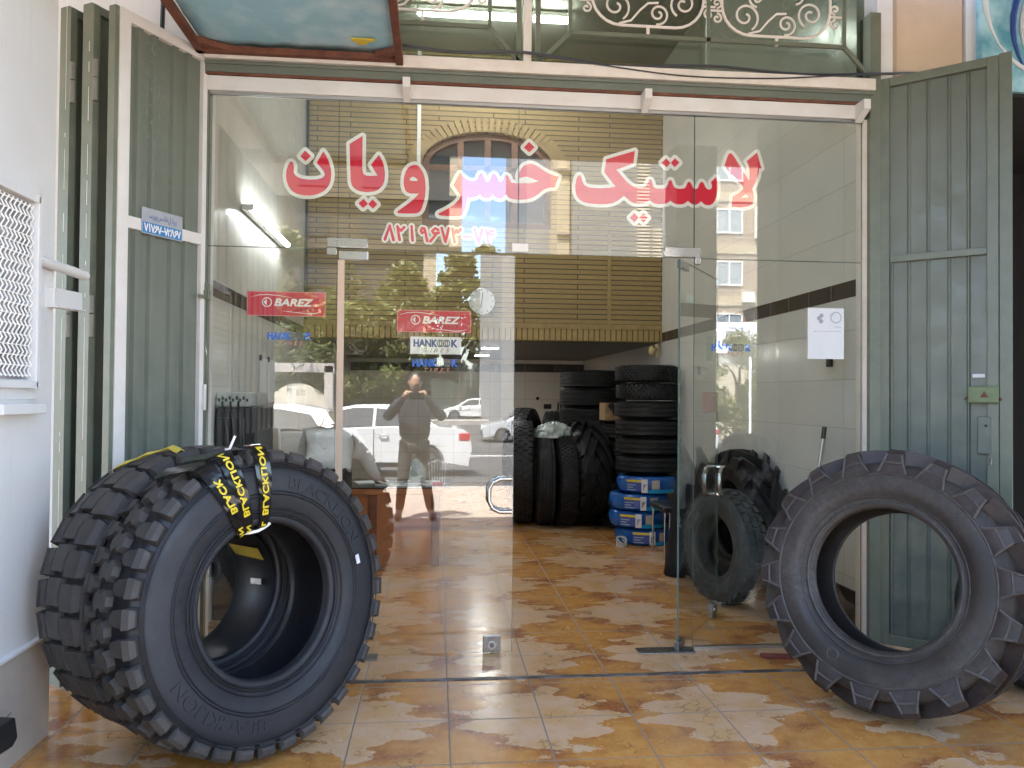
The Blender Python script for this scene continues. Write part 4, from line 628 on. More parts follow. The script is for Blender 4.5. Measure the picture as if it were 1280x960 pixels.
# ---------------------------------------------------------------- shutters (local X runs from the hinge outwards)
def corr(g, x0, x1, z0, z1, ribs, y=0, d=.012, w=.03, m=0, face=1):
    P = [(x0, y)]
    for r_ in ribs: P += [(r_-w/2-.008, y), (r_-w/2, y+face*d), (r_+w/2, y+face*d), (r_+w/2+.008, y)]
    P += [(x1, y)]; k = len(P)
    g.add([(x, yy, z) for z in (z0, z1) for x, yy in P]+[(x, yy-face*.002, z) for z in (z0, z1) for x, yy in P], [(i, i+1, k+i+1, k+i) for i in range(k-1)]+[(2*k+i, 3*k+i, 3*k+i+1, 2*k+i+1) for i in range(k-1)], m)
ZS = 3.315
L = 0
r = thing('shutter_leaf', 'folded green sheet metal shutter leaf with a white painted border and a blue number plate', 'shutter', (-1.262, -.02, 0), math.atan2(-.515, -.287))
L = .555
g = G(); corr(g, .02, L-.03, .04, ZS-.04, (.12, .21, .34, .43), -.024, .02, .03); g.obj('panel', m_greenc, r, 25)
g = G(); g.box(0, .03, -.03, .004, .02, ZS); g.box(L-.062, L, -.03, .004, .02, ZS); g.box(.03, L-.062, -.03, .003, ZS-.055, ZS); g.box(.03, L-.062, -.03, .003, 2.255, 2.315); g.box(.03, L-.062, -.03, .003, .02, .08)
g.obj('border', m_white, r, 0, bevel=.003)
g = G(); g.box(L-.006, L+.022, -.05, -.004, .02, ZS); g.box(-.004, .0, -.05, -.03, .02, ZS); g.obj('stile', m_gframe, r, 0, bevel=.002)
g = G(); g.lathe([(.022, -.004), (.012, -.004), (.012, .004), (.022, .004)], 20, c=(-.008, .012, 2.0), axis='Y'); g.box(-.0, .05, .004, .012, 1.965, 1.985); g.box(-.006, .004, .0, .03, 1.96, 2.05); g.obj('hasp', m_gframe, r)
g = G(); g.box(-.004, .012, .003, .022, 1.36, 1.5); g.obj('latch', m_white, r, 0, bevel=.002)
g = G(); g.box(.165, .42, .005, .008, 2.245, 2.375); pl = g.obj('number_plate', mat('plate_silver', (.42, .44, .48), .4, col2=(.33, .35, .4), vs=14), r, 0)
g = G(); g.box(.17, .415, .0085, .0095, 2.25, 2.303); g.obj('blue_field', mat('plate_blue', (.03, .22, .52), .4), pl, 0)
g = G(); pdigits(g, '71767-73867', 0, 0, 0, .036, .0205, .0036, fn=lambda x, y: (.292-x, .0105, 2.259+y)); g.obj('number', m_vwhite, pl, 0)
g = G(); text(g, '\uFEB3\uFEAE\uFEED\uFEF3\uFEB2 \uFED7\uFED4\uFEDE \uFE97\uFEAE\uFEAD', (0, 0, 0), width=.17, height=.038, fn=lambda x, y: (.292-x, .0095, 2.337+y)); g.obj('small_writing', m_navy, pl, 0)
dx = Vector((-.287, -.515, 0)).normalized(); nx_ = Vector((-.874, .486, 0))
for i, lab in ((1, 'second green shutter leaf folded behind the white bordered leaf'), (2, 'third green shutter leaf folded against the white plaster wall')):
    p = Vector((-1.262, -.02, 0))+nx_*(.18 if i == 1 else .315)+dx*(.05 if i == 1 else .09)
    r = thing('shutter_leaf', lab, 'shutter', p, math.atan2(dx.y, dx.x), 'folded shutter leaves')
    L = .545-.02*i
    g = G(); corr(g, .02, L-.03, .04, ZS+.03, (.12, .25, .38), -.02, .012, .028); g.obj('panel', m_green, r, 25)
    g = G(); g.box(L-.05, L, -.05, .01, .02, ZS+.04); g.box(L-.03, L+.004, .008, .03, .02, ZS+.03); g.box(0, .04, -.05, .01, .02, ZS+.04); g.box(.04, L-.05, -.05, .01, ZS, ZS+.04); g_fr = g
    for z in (2.87, 1.72, .5):
        g = G(); g.cyl((L-.005, .038, z), (L-.005, .038, z+.11), .014, n=12); g.cyl((L-.005, .038, z+.115), (L-.005, .038, z+.2), .014, n=12); g.obj('hinge', mat('hinge_paint', (.17, .17, .13), .5, col2=(.22, .2, .17), vs=25), r)
    g = g_fr
    for k_ in range(22):
        z = .3+k_*.135+random.uniform(-.05, .05); g.box(L+.0035, L+.0045, .0, .0012+.0014*random.random(), z, z+random.choice((.02, .05, .12, .2, .3)), 1)
    g.obj('frame', [m_gframe, m_vwhite], r, 0)
r = thing('shutter_leaf', 'open green sheet metal shutter leaf with a lock box, right of the glass', 'shutter', (2.612, -.02, 0), math.atan2(-.39, .445))
L, ZS = .60, 3.345
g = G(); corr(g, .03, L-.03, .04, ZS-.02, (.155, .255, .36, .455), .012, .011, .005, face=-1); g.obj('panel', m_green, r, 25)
g = G(); g.box(0, .055, -.025, .02, .02, ZS); g.box(L-.055, L, -.025, .02, .02, ZS); g.box(.055, L-.055, -.022, .02, ZS-.05, ZS); g.box(.055, L-.055, -.015, .02, 2.255, 2.295); g.box(.055, L-.055, -.022, .02, .02, .08)
g.box(L+.002, L+.062, -.012, .022, .0, ZS+.01); g.box(.062, .072, -.008, .02, .08, 2.255); g.obj('frame', m_gframe, r, 0, bevel=.003)
m_lock = mat('lock_green', (.16, .21, .085), .45, col2=(.12, .16, .07), vs=20, bump=.1)
g = G(); g.box(.455, .60, -.065, -.012, 1.435, 1.525); lk = g.obj('lock_box', m_lock, r, 0, bevel=.005)
g = G(); g.prism([(.515, 1.465), (.555, 1.465), (.535, 1.5)], (), -.069, -.0655); g.obj('keyhole_cover', m_rust, lk, 0)
for x0, x1 in ((.44, .4545), (.6005, .615)): g = G(); g.cyl((x0, -.04, 1.457), (x1, -.04, 1.457), .007); g.obj('bolt_head', m_rust, lk)
g = G(); g.box(.50, .565, -.03, -.012, 1.155, 1.36); pl = g.obj('latch_plate', m_green, r, 0, bevel=.004)
g = G(); g.cyl((.54, -.031, 1.31), (.54, -.034, 1.31), .007, n=12); g.obj('keyhole', m_dark, pl, 0)
g = G(); g.tube([(.555, -.03, 1.15), (.565, -.04, 1.13), (.56, -.035, 1.10)], .007, 6); g.obj('wire', m_steel, pl)
g = G(); g.box(.475, .535, -.0135, -.012, 1.575, 1.595); g.obj('label', m_paper, r, 0)
g = G()
for z in (2.63, 2.66, .62, .66): g.box(-.018, -.004, -.01, .01, z, z+.022)
g.obj('hinge', m_white, r, 0)
# ---------------------------------------------------------------- tyres: axis along local Y, outer side faces -Y
def fillet(P, n=4):
    out = []
    for i, p in enumerate(P):
        a, b, c = P[i-1], p, P[(i+1) % len(P)]
        for k in range(n): t = (k+.5)/n; out.append(tuple(.5*((1-t)**2*(a[j]+b[j])+2*t*(1-t)*2*b[j]*1+t*t*(b[j]+c[j])) if 0 else (1-t)**2*(a[j]+b[j])/2+2*t*(1-t)*b[j]+t*t*(b[j]+c[j])/2 for j in (0, 1)))
    return out
def carcass(R_, Rb, W, tw, th=.022, rings=()):
    h = W/2; b = (R_+Rb)/2
    out = [(Rb, -.30*W), (Rb, -.40*W), (Rb+.02, -.425*W), (Rb+.035, -.41*W), (Rb+.06, -.44*W), (b-.03, -h), (b+.03, -h), (R_-.10*(R_-Rb)-.04, -.49*W), (R_-.03, -tw/2-.004), (R_, -tw/2+.02)]
    inn = [(Rb, .28*W), (Rb+.05, .37*W), (b, h-th), (R_-.07, .43*W), (R_-th*1.6, tw/2-.04)]
    P = out+[(r_, -y) for r_, y in out[::-1]]+inn+[(r_, -y) for r_, y in inn[::-1]]
    return P
def lathe_tyre(name, R_, Rb, W, tw, m, parent, n=96, zc=None, th=.022):
    g = G(); P = fillet(carcass(R_, Rb, W, tw, th), 3); g.lathe(P, n, c=(0, 0, zc if zc is not None else R_)); return g.obj(name, m, parent, 50)
def blk(g, poly, a0, R0, R1, zc, taper=.9, m=0, yk=.75):
    cx = sum(p[0] for p in poly)/len(poly); cy = sum(p[1] for p in poly)/len(poly); vs = []
    for rr, t in ((R0, 1), (R1, taper)):
        for s_, y in poly:
            s2, y2 = cx+(s_-cx)*t, cy+(y-cy)*t; r_ = rr-yk*y2*y2; a = a0+s2/R1; vs.append((r_*math.sin(a), y2, zc+r_*math.cos(a)))
    k = len(poly); g.add(vs, [tuple(range(k, 2*k))]+[(i, (i+1) % k, k+(i+1) % k, k+i) for i in range(k)], m)
def ring(g, r, y, zc, w=.004, hgt=.003): g.lathe([(r-w, y), (r, y-hgt), (r+w, y)], 96, c=(0, 0, zc), closed=False)
def sweep_lug(g, st, zc, m=0):
    """stations: (theta, half width in metres, (r_top, y_top), (r_base, y_base), width scale at the top)"""
    vs = []
    for a, hw, (rt_, yt), (rb_, yb), sc_ in st:
        for rr, yy, sg, f in ((rb_, yb, -1, 1), (rt_, yt, -1, sc_), (rt_, yt, 1, sc_), (rb_, yb, 1, 1)):
            b = a+sg*hw*f/rr; vs.append((rr*math.sin(b), yy, zc+rr*math.cos(b)))
    fs = []
    for i in range(len(st)-1):
        o = 4*i
        for j in range(4): fs.append((o+j, o+(j+1) % 4, o+4+(j+1) % 4, o+4+j))
    e = 4*(len(st)-1); fs += [(3, 2, 1, 0), (e, e+1, e+2, e+3)]; g.add(vs, fs, m)
# the two big truck tyres at the left
RT, RB, WT = .606, .303, .34
TILT = R(5); YW = R(47.5)
def wheel_rot(tilt, yaw): return (-tilt, 0, yaw)
def truck(label, loc, yaw, tilt, pattern):
    r = thing('truck_tyre', label, 'tyre', loc, rot=wheel_rot(tilt, yaw)); zc = RT
    R0 = RT-.027; g = G(); g.lathe(fillet(carcass(R0, RB, WT, .29), 3), 120, c=(0, 0, zc)); g.m = [1 if all(math.hypot(g.v[q][0], g.v[q][2]-zc) > R0-.012 for q in f) else 0 for f in g.f]; g.obj('carcass', [m_rubF, m_grooveshade], r, 50)
    g = G(); np_ = 36 if pattern == 1 else 30; kk = .8
    for i in range(np_):
        a = 2*math.pi*i/np_; d = math.pi/np_
        if pattern == 1:
            blk(g, [(s_*.8, y*.95) for s_, y in [(.052, -.03), (.032, 0), (.052, .03), (.022, .05), (-.022, .05), (-.052, .03), (-.032, 0), (-.052, -.03), (-.022, -.05), (.022, -.05)]], a, R0-.004, RT, zc, .9)
            for sg in (-1, 1):
                blk(g, [(s_*.78, sg*y) for s_, y in [(.040, .088), (.050, .162), (-.050, .162), (-.040, .088), (-.015, .068), (.015, .068)]][::sg], a+d, R0-.012, RT-.002, zc, .88)
                st = [(a+d, .039, (RT-.008, sg*.150), (R0-.02, sg*.150), .9), (a+d, .037, (RT-.024, sg*.168), (R0-.04, sg*.156), .9), (a+d, .033, (RT-.044, sg*.1735), (RT-.062, sg*.164), .8)]
                sweep_lug(g, st, zc)
        else:
            for y0, y1, off in ((-.155, -.06, 0), (-.052, .048, .3), (.056, .155, .05)):
                blk(g, [(.055, y0), (.055, y1), (.01, y1+.006), (-.055, y1), (-.055, y0), (-.015, y0+.008)], a+off*d, R0-.004, RT, zc, .93)
            for sg in (-1, 1):
                st = [(a, .055, (RT-.008, sg*.148), (R0-.02, sg*.148), .93), (a, .05, (RT-.028, sg*.168), (R0-.05, sg*.158), .9), (a, .045, (RT-.055, sg*.1735), (RT-.07, sg*.164), .8)]
                sweep_lug(g, st, zc)
    g.obj('tread', m_rubT, r, 30)
    g = G()
    for rr, yy in ((.333, -.1475), (.343, -.150), (.36, -.1555), (.53, -.1712), (.545, -.170), (.418, -.169), (.43, -.1695)): ring(g, rr, yy-.002, zc, .003, .004)
    g.obj('bead_ring', m_rubF, r)
    return r
T1 = truck('front big new truck tyre with black and yellow tape wrapped over its top', (-.720, -1.127, .012), YW, TILT, 1)
T2 = truck('rear big new truck tyre standing between the front one and the white wall', (-.990, -.879, .012), YW, TILT, 2)
zc = RT
PATH = [(.622, .06), (.622, -.13), (.605, -.166), (.548, -.1765), (.48, -.179), (.415, -.1755), (.358, -.160), (.326, -.150), (.294, -.135), (.288, -.09)]
PL = [0]
for i in range(1, len(PATH)): PL.append(PL[-1]+math.hypot(PATH[i][0]-PATH[i-1][0], PATH[i][1]-PATH[i-1][1]))
def on_strap(d, off):
    for i in range(len(PL)-1):
        if d <= PL[i+1] or i == len(PL)-2:
            t = (d-PL[i])/(PL[i+1]-PL[i]); a, b = PATH[i], PATH[i+1]; dr_, dy_ = b[0]-a[0], b[1]-a[1]; l = math.hypot(dr_, dy_)
            return a[0]+dr_*t-dy_/l*off*-1*(-1), a[1]+dy_*t+dr_/l*off
def strap_pt(d, s_, c0, c1, off, crinkle=0):
    t = d/PL[-1]; r_, y = on_strap(d, off); cl = c0+(c1-c0)*t+.012*math.sin(t*5); a = cl+s_/max(r_, .3)+crinkle; return (r_*math.sin(a), y, zc+r_*math.cos(a))
for c0, c1, hw, d0, words in ((-.55, -.37, .034, .0, [('BLACK', .36), ('LION', .56)]), (-.38, -.26, .035, 0, [('BLACKLION', .34), ('LION', .57)]), (-.11, -.03, .035, .0, [('BLACKLION', .36), ('NOIL', .575)])):
    g = G(); n = 40; ww = 5
    wf_ = lambda t: hw*(1-.55*max(0, (t-.55)/.45))
    g.add([strap_pt(d0+(PL[-1]-d0)*i/n, wf_(i/n)*(2*j/(ww-1)-1), c0, c1, .0025+.003*abs(math.sin(j*2.2+i*.5))*(i/n)) for i in range(n+1) for j in range(ww)], [(i*ww+j, i*ww+j+1, (i+1)*ww+j+1, (i+1)*ww+j) for i in range(n) for j in range(ww-1)])
    s = g.obj('wrapping_tape', m_blackg, T1, 60)
    for wd, at in words:
        g = G(); lw = .03*len(wd) if at < .5 else .025*len(wd); hh = .026 if at < .5 else .019
        text(g, wd, (0, 0, 0), width=lw, height=hh, space=1.05, grow=.0018, fn=lambda x, y, l=0: strap_pt(at-x, y, c0, c1, .0068+l)); g.obj('lettering', m_yel, s, 0)
g = G(); cl_ = [(-.36, .296, -.125), (-.26, .284, -.13), (-.12, .280, -.133), (.0, .288, -.13), (.06, .303, -.14)]
g.tube([(r_*math.sin(a), y, zc+r_*math.cos(a)) for a, r_, y in cl_], .006, 6); g.obj('white_tie', m_vwhite, T1); g = G(); g.tube([(.626*math.sin(a), y, zc+.626*math.cos(a)) for a, y in ((-.235, -.10), (-.22, -.115))]+[(-.12, -.13, zc+.66)], .005, 6); g.obj('white_tie', m_vwhite, T1)
g = G(); g.box(.17, .19, -.182, -.1765, zc+.0, zc+.0)
g = G()
a = R(78); rr = .45; g.add([((rr+dr_)*math.sin(a+da), -.1775, zc+(rr+dr_)*math.cos(a+da)) for dr_, da in ((-.012, -.045), (.008, -.045), (.008, .045), (-.012, .045))], [(0, 1, 2, 3)]); g.obj('white_label', m_paper, T1, 0)
g = G(); V, F = text2d('BLACKLION', width=.46, height=.05, offset=.01)
g.add([((.468+y)*math.sin(R(40)+x/.468), -.1715, zc+(.468+y)*math.cos(R(40)+x/.468)) for x, y in V], F); o = g.obj('raised_lettering', m_rubF, T1, 0); sm = o.modifiers.new('solid', 'SOLIDIFY'); sm.thickness = .003; sm.offset = 0
g = G(); V, F = text2d('BLACKLION', width=.46, height=.05, offset=.01)
g.add([((.468+y)*math.sin(R(215)+x/.468), -.1715, zc+(.468+y)*math.cos(R(215)+x/.468)) for x, y in V], F); o = g.obj('raised_lettering', m_rubF, T1, 0); sm = o.modifiers.new('solid', 'SOLIDIFY'); sm.thickness = .003; sm.offset = 0
# flap inside the rear tyre, with its yellow tape and clip
g = G(); P = [(.282, -.15), (.264, -.10), (.255, 0), (.264, .10), (.282, .15), (.278, .15), (.260, .10), (.251, 0), (.260, -.10), (.278, -.15)]; g.lathe(P, 96, c=(0, 0, zc-.018)); fl = g.obj('flap', m_flap, T2, 50)
g = G()
for k_ in range(1): g.add([((.246+.01*abs(y))*math.sin(a), y, zc-.018+(.246+.01*abs(y))*math.cos(a)) for i_, y in enumerate((-.15, -.10, -.05, .0, .05)) for a in (R(54-i_*1.5), R(69-i_*1.5))], [(2*i, 2*i+1, 2*i+3, 2*i+2) for i in range(4)])
g.obj('yellow_tape', m_tapey, fl, 60)
g = G(); g.add([(.247*math.sin(a), y, zc-.018+.247*math.cos(a)) for a in (R(90), R(96)) for y in (-.10, -.02)], [(0, 1, 3, 2)]); g.obj('metal_clip', m_steel, fl, 0)
g = G()
pts = [(-.16, .0), (-.1, -.05), (-.04, -.12), (.02, -.15)]
g.add([(rr*math.sin(a+da), y+.01*s_, zc+rr*math.cos(a+da)) for a, y, r0, hh in ((R(-31), .08, .608, .006), (R(-27), .045, .611, .014), (R(-23.5), .02, .609, .010), (R(-20), -.02, .613, .016), (R(-16), -.05, .611, .010), (R(-13), -.085, .612, .02), (R(-13.5), -.15, .585, .03)) for s_, rr, da in ((0, r0, .03), (1, r0+hh*.8, .0), (2, r0+hh*.4, -.035))], [(3*i+q, 3*i+q+1, 3*i+q+4, 3*i+q+3) for i in range(6) for q in range(2)]); o = g.obj('yellow_tape', m_tapey, T2, 60); sm = o.modifiers.new('solid', 'SOLIDIFY'); sm.thickness = .003
# the tractor tyre at the right
def tractor(label, loc, yaw, tilt, R_, Rb, W, nl, m1, m2, group=None, spin=0, detail=True, rev=1, lw=1):
    r = thing('tractor_tyre', label, 'tyre', loc, group=group, rot=wheel_rot(tilt, yaw)); zc = R_; d = .058*R_/.6; R0 = R_-d; h = W/2
    lathe_tyre('carcass', R0, Rb, W, W*.82, m1, r, 120, zc)
    g = G(); g2 = G()
    for i in range(nl):
        for sg in (-1, 1):
            a = spin+2*math.pi*(i+(.5 if sg > 0 else 0))/nl; s_ = .30*W/.34*rev; st = []
            for t in (0, .25, .5, .75, 1):
                y = sg*(-.02*W/.34+t*(.44*W)); aa = a+(1-t)*s_/R_*1.05
                crown = .05*(y/h)**2*.25
                st.append((aa, (.026+.014*t)*lw, (R_-crown*.6, y), (R0-.025-crown, y), .8))
            st += [(a-.002, .044*lw, (R_-.028, sg*.475*W), (R0-.055, sg*.44*W), .86), (a-.004, .056*lw, (R_-.075, sg*.492*W), (R0-.09, sg*.468*W), .9), (a-.006, .070*lw, (R_-.118, sg*.497*W), (R_-.128, sg*.482*W), .95)]
            sweep_lug(g, st, zc)
            if sg < 0 and detail:
                for e in (-1, 1):
                    q = [(R_-.115, -.5025*W, .062), (R_-.075, -.498*W, .045), (R_-.03, -.482*W, .032)]
                    g2.tube([(rr*math.sin(a-.004+e*hw/rr), yy-.001, zc+rr*math.cos(a-.004+e*hw/rr)) for rr, yy, hw in q], .006, 6)
                rr, yy = R_-.07, -.4985*W; g2.tube([(rr*math.sin(a-.004+e*.042/rr), yy-.001, zc+rr*math.cos(a-.004+e*.042/rr)) for e in (-1, 0, 1)], .0055, 6)
    g.obj('tread', m2, r, 30)
    if detail:
        ring(g2, Rb+.022, -.428*W, zc, .006, .006); ring(g2, Rb+.05, -.452*W, zc, .003, .004); ring(g2, R_-.125, -.4985*W, zc, .005, .005)
        g2.lathe([(.022, -.0), (.026, -.003), (.03, 0)], 24, c=((Rb+.10)*math.sin(R(205)), -.497*W, zc+(Rb+.10)*math.cos(R(205))), closed=False)
        g2.obj('moulded_mark', m_scuff, r)
        V, F = text2d('TRACTOR', width=.01)
    return r
tractor('big dusty tractor tyre leaning on the right green shutter in front of the shop', (2.035, -1.0, .02), R(-52), R(11.5), .60, .318, .32, 18, m_rubA, m_rubL, spin=.05)
g = G(); g.lathe(fillet(carcass(.40, .25, .2, .17), 3), 72, c=(0, 0, .40)); o = g.obj('car_tyre', m_rubI); o.location = (3.02, -.80, 0); o.rotation_euler = (-.1, 0, R(-35)); tag(o, 'dark tyre almost hidden behind the tractor tyre at the right edge', 'tyre')
# things on the white wall
vt = thing('wall_grille', 'white crimped wire mesh window guard on the white side wall', 'grille', (-1.63, -1.5, 1.48))
g = G(); y0, y1, z1 = -.30, .40, .74
for a, b in (((y0, 0), (y1, 0)), ((y0, z1), (y1, z1))): g.bar((.02, a[0], a[1]), (.02, b[0], b[1]), .045, .03)
for yy in (y0, y1): g.bar((.02, yy, -.02), (.02, yy, z1+.02), .045, .03)
g.box(.0, .006, y0-.05, y1+.06, -.06, z1+.07); g.obj('frame', m_plaster, vt, 0, bevel=.003)
g = G(); g.box(.0065, .009, y0+.02, y1-.02, .02, z1-.02); g.obj('backing', mat('grille_backing', (.42, .40, .40), .7, col2=(.26, .24, .24), vs=5, lo=.45, hi=.6), vt, 0)
g = G(); nn = 22
for i in range(nn):
    yy = y0+.035+(y1-y0-.07)*i/(nn-1); g.tube([(.024+.004*(-1)**k, yy+.005*(-1)**k, .03+(z1-.06)*k/28) for k in range(29)], .0034, 5)
for i in range(18):
    zz = .035+(z1-.07)*i/17; g.tube([(.02, y0+.02, zz), (.02, y1-.02, zz)], .0028, 5)
g.obj('mesh', m_vwhite, vt)
g = G(); g.box(0, .07, .1, .42, -.115, -.075); g.obj('sill', m_plaster, vt, 0, bevel=.004)
g = G(); g.cyl((0, -.31, 0), (0, .12, 0), .022, n=16); o = g.obj('wall_pipe', m_plaster); o.location = (-1.607, -.78, 1.985); tag(o, 'white painted pipe on the side wall between the mesh guard and the shutter', 'pipe')
g = G(); g.box(-.005, .03, -.14, .12, -.04, .035); g.box(-.005, .045, -.14, .12, -.048, -.04); o = g.obj('wall_bracket', m_plaster, smooth=0, bevel=.003); o.location = (-1.628, -.82, 1.86); o.rotation_euler = (.04, 0, 0); tag(o, 'white metal bracket on the side wall just under the pipe', 'bracket')
r = thing('cable_plug', 'black plug block with three stiff wire ends at the left edge near the floor', 'plug', (-1.58, -1.425, .19))
g = G(); g.prism([(-.14, -.05), (.09, -.045), (.115, -.02), (.10, .06), (-.14, .055)], (), -.03, .03); o = g.obj('block', m_black, r, 0, bevel=.006); o.rotation_euler = (0, 0, R(80))
g = G()
for z in (.045, .015, -.02): g.tube([(.0, .10, z), (.0, .15, z+.008)], .0025, 5)
g.obj('wire', m_grey, r)
# ---------------------------------------------------------------- goods inside the shop
def road_tyre(label, loc, R_, W, rot, m, group=None, ribs=4, lugs=0, Rb=None, name='stored_tyre'):
    r = thing(name, label, 'tyre', loc, group=group, rot=rot); Rb = Rb or R_*.55
    g = G(); tw = W*.84; C_ = fillet(carcass(R_, Rb, W, tw), 3); g.lathe(C_, 84, c=(0, 0, R_))
    g.obj('carcass', m, r, 50)
    g = G(); w_ = tw/ribs
    for i in range(ribs):
        y0 = -tw/2+w_*i+w_*.1; y1 = y0+w_*.8
        if lugs:
            for k in range(lugs): blk(g, [(.4*2*math.pi*R_/lugs, y0), (.4*2*math.pi*R_/lugs, y1), (-.4*2*math.pi*R_/lugs, y1), (-.4*2*math.pi*R_/lugs, y0)], 2*math.pi*(k+.5*(i % 2))/lugs, R_-.004, R_+.011, R_, .92)
        else: g.lathe([(R_-.002, y0), (R_+.009, y0+.004), (R_+.009, y1-.004), (R_-.002, y1)], 84, c=(0, 0, R_), closed=False)
    g.obj('tread', m, r, 35); return r
STAND = lambda yaw, t=0: (-t, 0, yaw)
road_tyre('black lugged truck tyre, first of the row in the doorway', (1.0, 4.55, .012), .575, .27, STAND(R(84)), m_rubI, 'tyres standing in a row in the doorway', 4, 46)
road_tyre('smooth ribbed black tyre, second of the row in the doorway', (1.235, 4.38, .012), .49, .21, STAND(R(86)), m_rubI, 'tyres standing in a row in the doorway', 5)
road_tyre('ribbed black tyre next to the big chevron tractor tyre in the row', (1.44, 4.35, .012), .495, .21, STAND(R(91)), m_rubI, 'tyres standing in a row in the doorway', 5, 60)
tractor('tall black tractor tyre with chevron tread, standing at the end of the row', (1.715, 4.42, .01), R(94), 0, .585, .33, .40, 14, m_rubI, m_rubI, detail=False, rev=1.2, lw=.62)
road_tyre('tyre with toothed shoulder half hidden behind the row and the clear bag', (1.15, 5.7, .012), .64, .3, STAND(R(70)), m_rubI, 'tyres behind the row', 4, 44)
road_tyre('tyre behind the clear bag, beside the metal rack', (1.55, 5.75, .012), .62, .3, STAND(R(80)), m_rubI, 'tyres behind the row', 4, 44)
def stack(cx, cy, R_, W, n, z0, lab, grp, m, ribs=4, lugs=0, jit=.02):
    z = z0
    for i in range(n):
        road_tyre(lab(i, n), (cx+random.uniform(-jit, jit), cy-R_+random.uniform(-jit, jit), z+W/2), R_, W, (R(-90), 0, 0), m, grp, ribs, lugs); z += W+.004
    return z
ordn = ['lowest', 'second', 'third', 'fourth', 'fifth', 'sixth', 'seventh', 'eighth', 'ninth']
def flat(lab, cx, cy, z, R_, W, m, grp, ribs=4, lugs=0):
    # lying tyre: axis vertical, standing tyre turned about X
    r = road_tyre(lab, (cx, cy+R_, z+W/2), R_, W, (R(90), 0, random.uniform(0, .0)), m, grp, ribs, lugs); return r
z = .69
for i in range(6):
    flat(f'plain black car tyre lying {ordn[i]} in the stack on top of the blue wrapped tyres', 2.17+random.uniform(-.015, .015), 3.45+random.uniform(-.015, .015), z, .325, .172, m_rubI, 'black tyres stacked on the blue wrapped ones', 5 if i > 3 else 3, 40 if i > 3 else 0); z += .183
z = 0
for i in range(8):
    flat(f'black tyre lying {ordn[i]} in the tall stack behind the chevron tractor tyre', 1.92+random.uniform(-.02, .02), 5.05+random.uniform(-.02, .02), z, .40 if i > 4 else .36, .215, m_rubI, 'tall stack of tyres behind the tractor tyre', 5); z += .222
z = 0
for i in range(6):
    flat(f'small black tyre lying {ordn[i]} in the low stack under the cardboard box', 2.13+random.uniform(-.01, .01), 4.22, z, .27, .19, m_rubI, 'low stack of tyres under the cardboard box', 4); z += .197
g = G(); g.box(-.16, .14, -.12, .12, 0, .19); g.prism([(-.11, .188), (-.04, .188), (-.02, .13), (-.06, .10), (-.065, .03), (-.075, .10), (-.13, .15)], (), -.124, -.119, 1); o = g.obj('cardboard_box', [m_card, m_dark], smooth=0, loc=(2.0, 4.13, z+.012)); o.rotation_euler = (0, 0, .05); tag(o, 'torn cardboard box lying on a stack of small tyres', 'box')
# blue wrapped tyres
z = 0
for i in range(4):
    cx, cy = 2.07+(.03, -.03, -.03, .05)[i], 3.30; W = .166; R_ = .30
    r = thing('wrapped_tyre', f'new tyre in shiny blue wrapping, {ordn[i] if i else "lowest"} of the four in the blue stack', 'wrapped tyre', (cx, cy, z), random.uniform(-.15, .1), 'blue wrapped tyres')
    g = G(); P = fillet([(.17, .012), (.24, 0), (.285, .012), (R_, .068), (R_, W-.068), (.285, W-.012), (.24, W), (.17, W-.012)], 4); g.lathe(P, 90, axis='Z')
    g.v = [(x*(1+.012*math.sin(9*math.atan2(y, x)+zz*40)), y*(1+.012*math.sin(11*math.atan2(y, x)+zz*60)), zz) for x, y, zz in g.v]; g.obj('wrapping', m_wrap, r, 60)
    def on_side(a0, a1, z0, z1, rr=R_+.006): return [(rr*math.cos(a), rr*math.sin(a), zz) for zz in (z0, z1) for a in [a0+(a1-a0)*k/8 for k in range(9)]], [(k, k+1, k+10, k+9) for k in range(8)]
    A = R(-98)-.06*i
    g = G(); g.add(*on_side(A-.55, A-.02, .03, W-.03)); lb = g.obj('blue_label', m_navy, r)
    g = G(); g.add(*on_side(A-.55, A-.02, W-.052, W-.03, R_+.008)); g.obj('yellow_stripe', m_yel, lb)
    g = G()
    for k in range(3): g.add(*on_side(A-.52, A-.2-.1*(k % 2), .035+.024*k, .044+.024*k, R_+.008))
    g.obj('print', mat('label_print', (.35, .45, .6), .4) if i == 0 else bpy.data.materials['label_print'], lb)
    g = G(); g.add(*on_side(A-.02, A+.17, .015, W-.02, R_+.009)); g.obj('white_label', m_paper, r)
    g = G()
    for k in range(3): g.add(*on_side(A+.03+.04*k, A+.05+.04*k, .04+.02*k, .10, R_+.0105))
    g.obj('print', m_black, r)
    g = G(); g.add(*on_side(A+.3, A+.56, .05, W-.03, R_+.009)); g.obj('buff_label', mat('buff_label', (.5, .45, .38), .5) if i == 0 else bpy.data.materials['buff_label'], r)
    g = G(); g.add(*on_side(A+.18, A+1.2, .01, .045, R_+.007)); g.obj('cyan_glint', m_wrapglint, r)  # cyan patch, a reflection on the blue wrapping painted as colour
    z += W+.003
g = G()
for k in range(5): g.tube([(.0+.05*math.cos(a*.7+k), .05*math.sin(a*.7+k)*.8, .05+.045*math.sin(a*.5+k*1.3)) for a in range(9)], .006, 6)
o = g.obj('plastic_coil', m_bag, loc=(1.80, 3.02, .0)); tag(o, 'crumpled clear plastic strap on the floor left of the blue wrapped tyres', 'plastic strap')
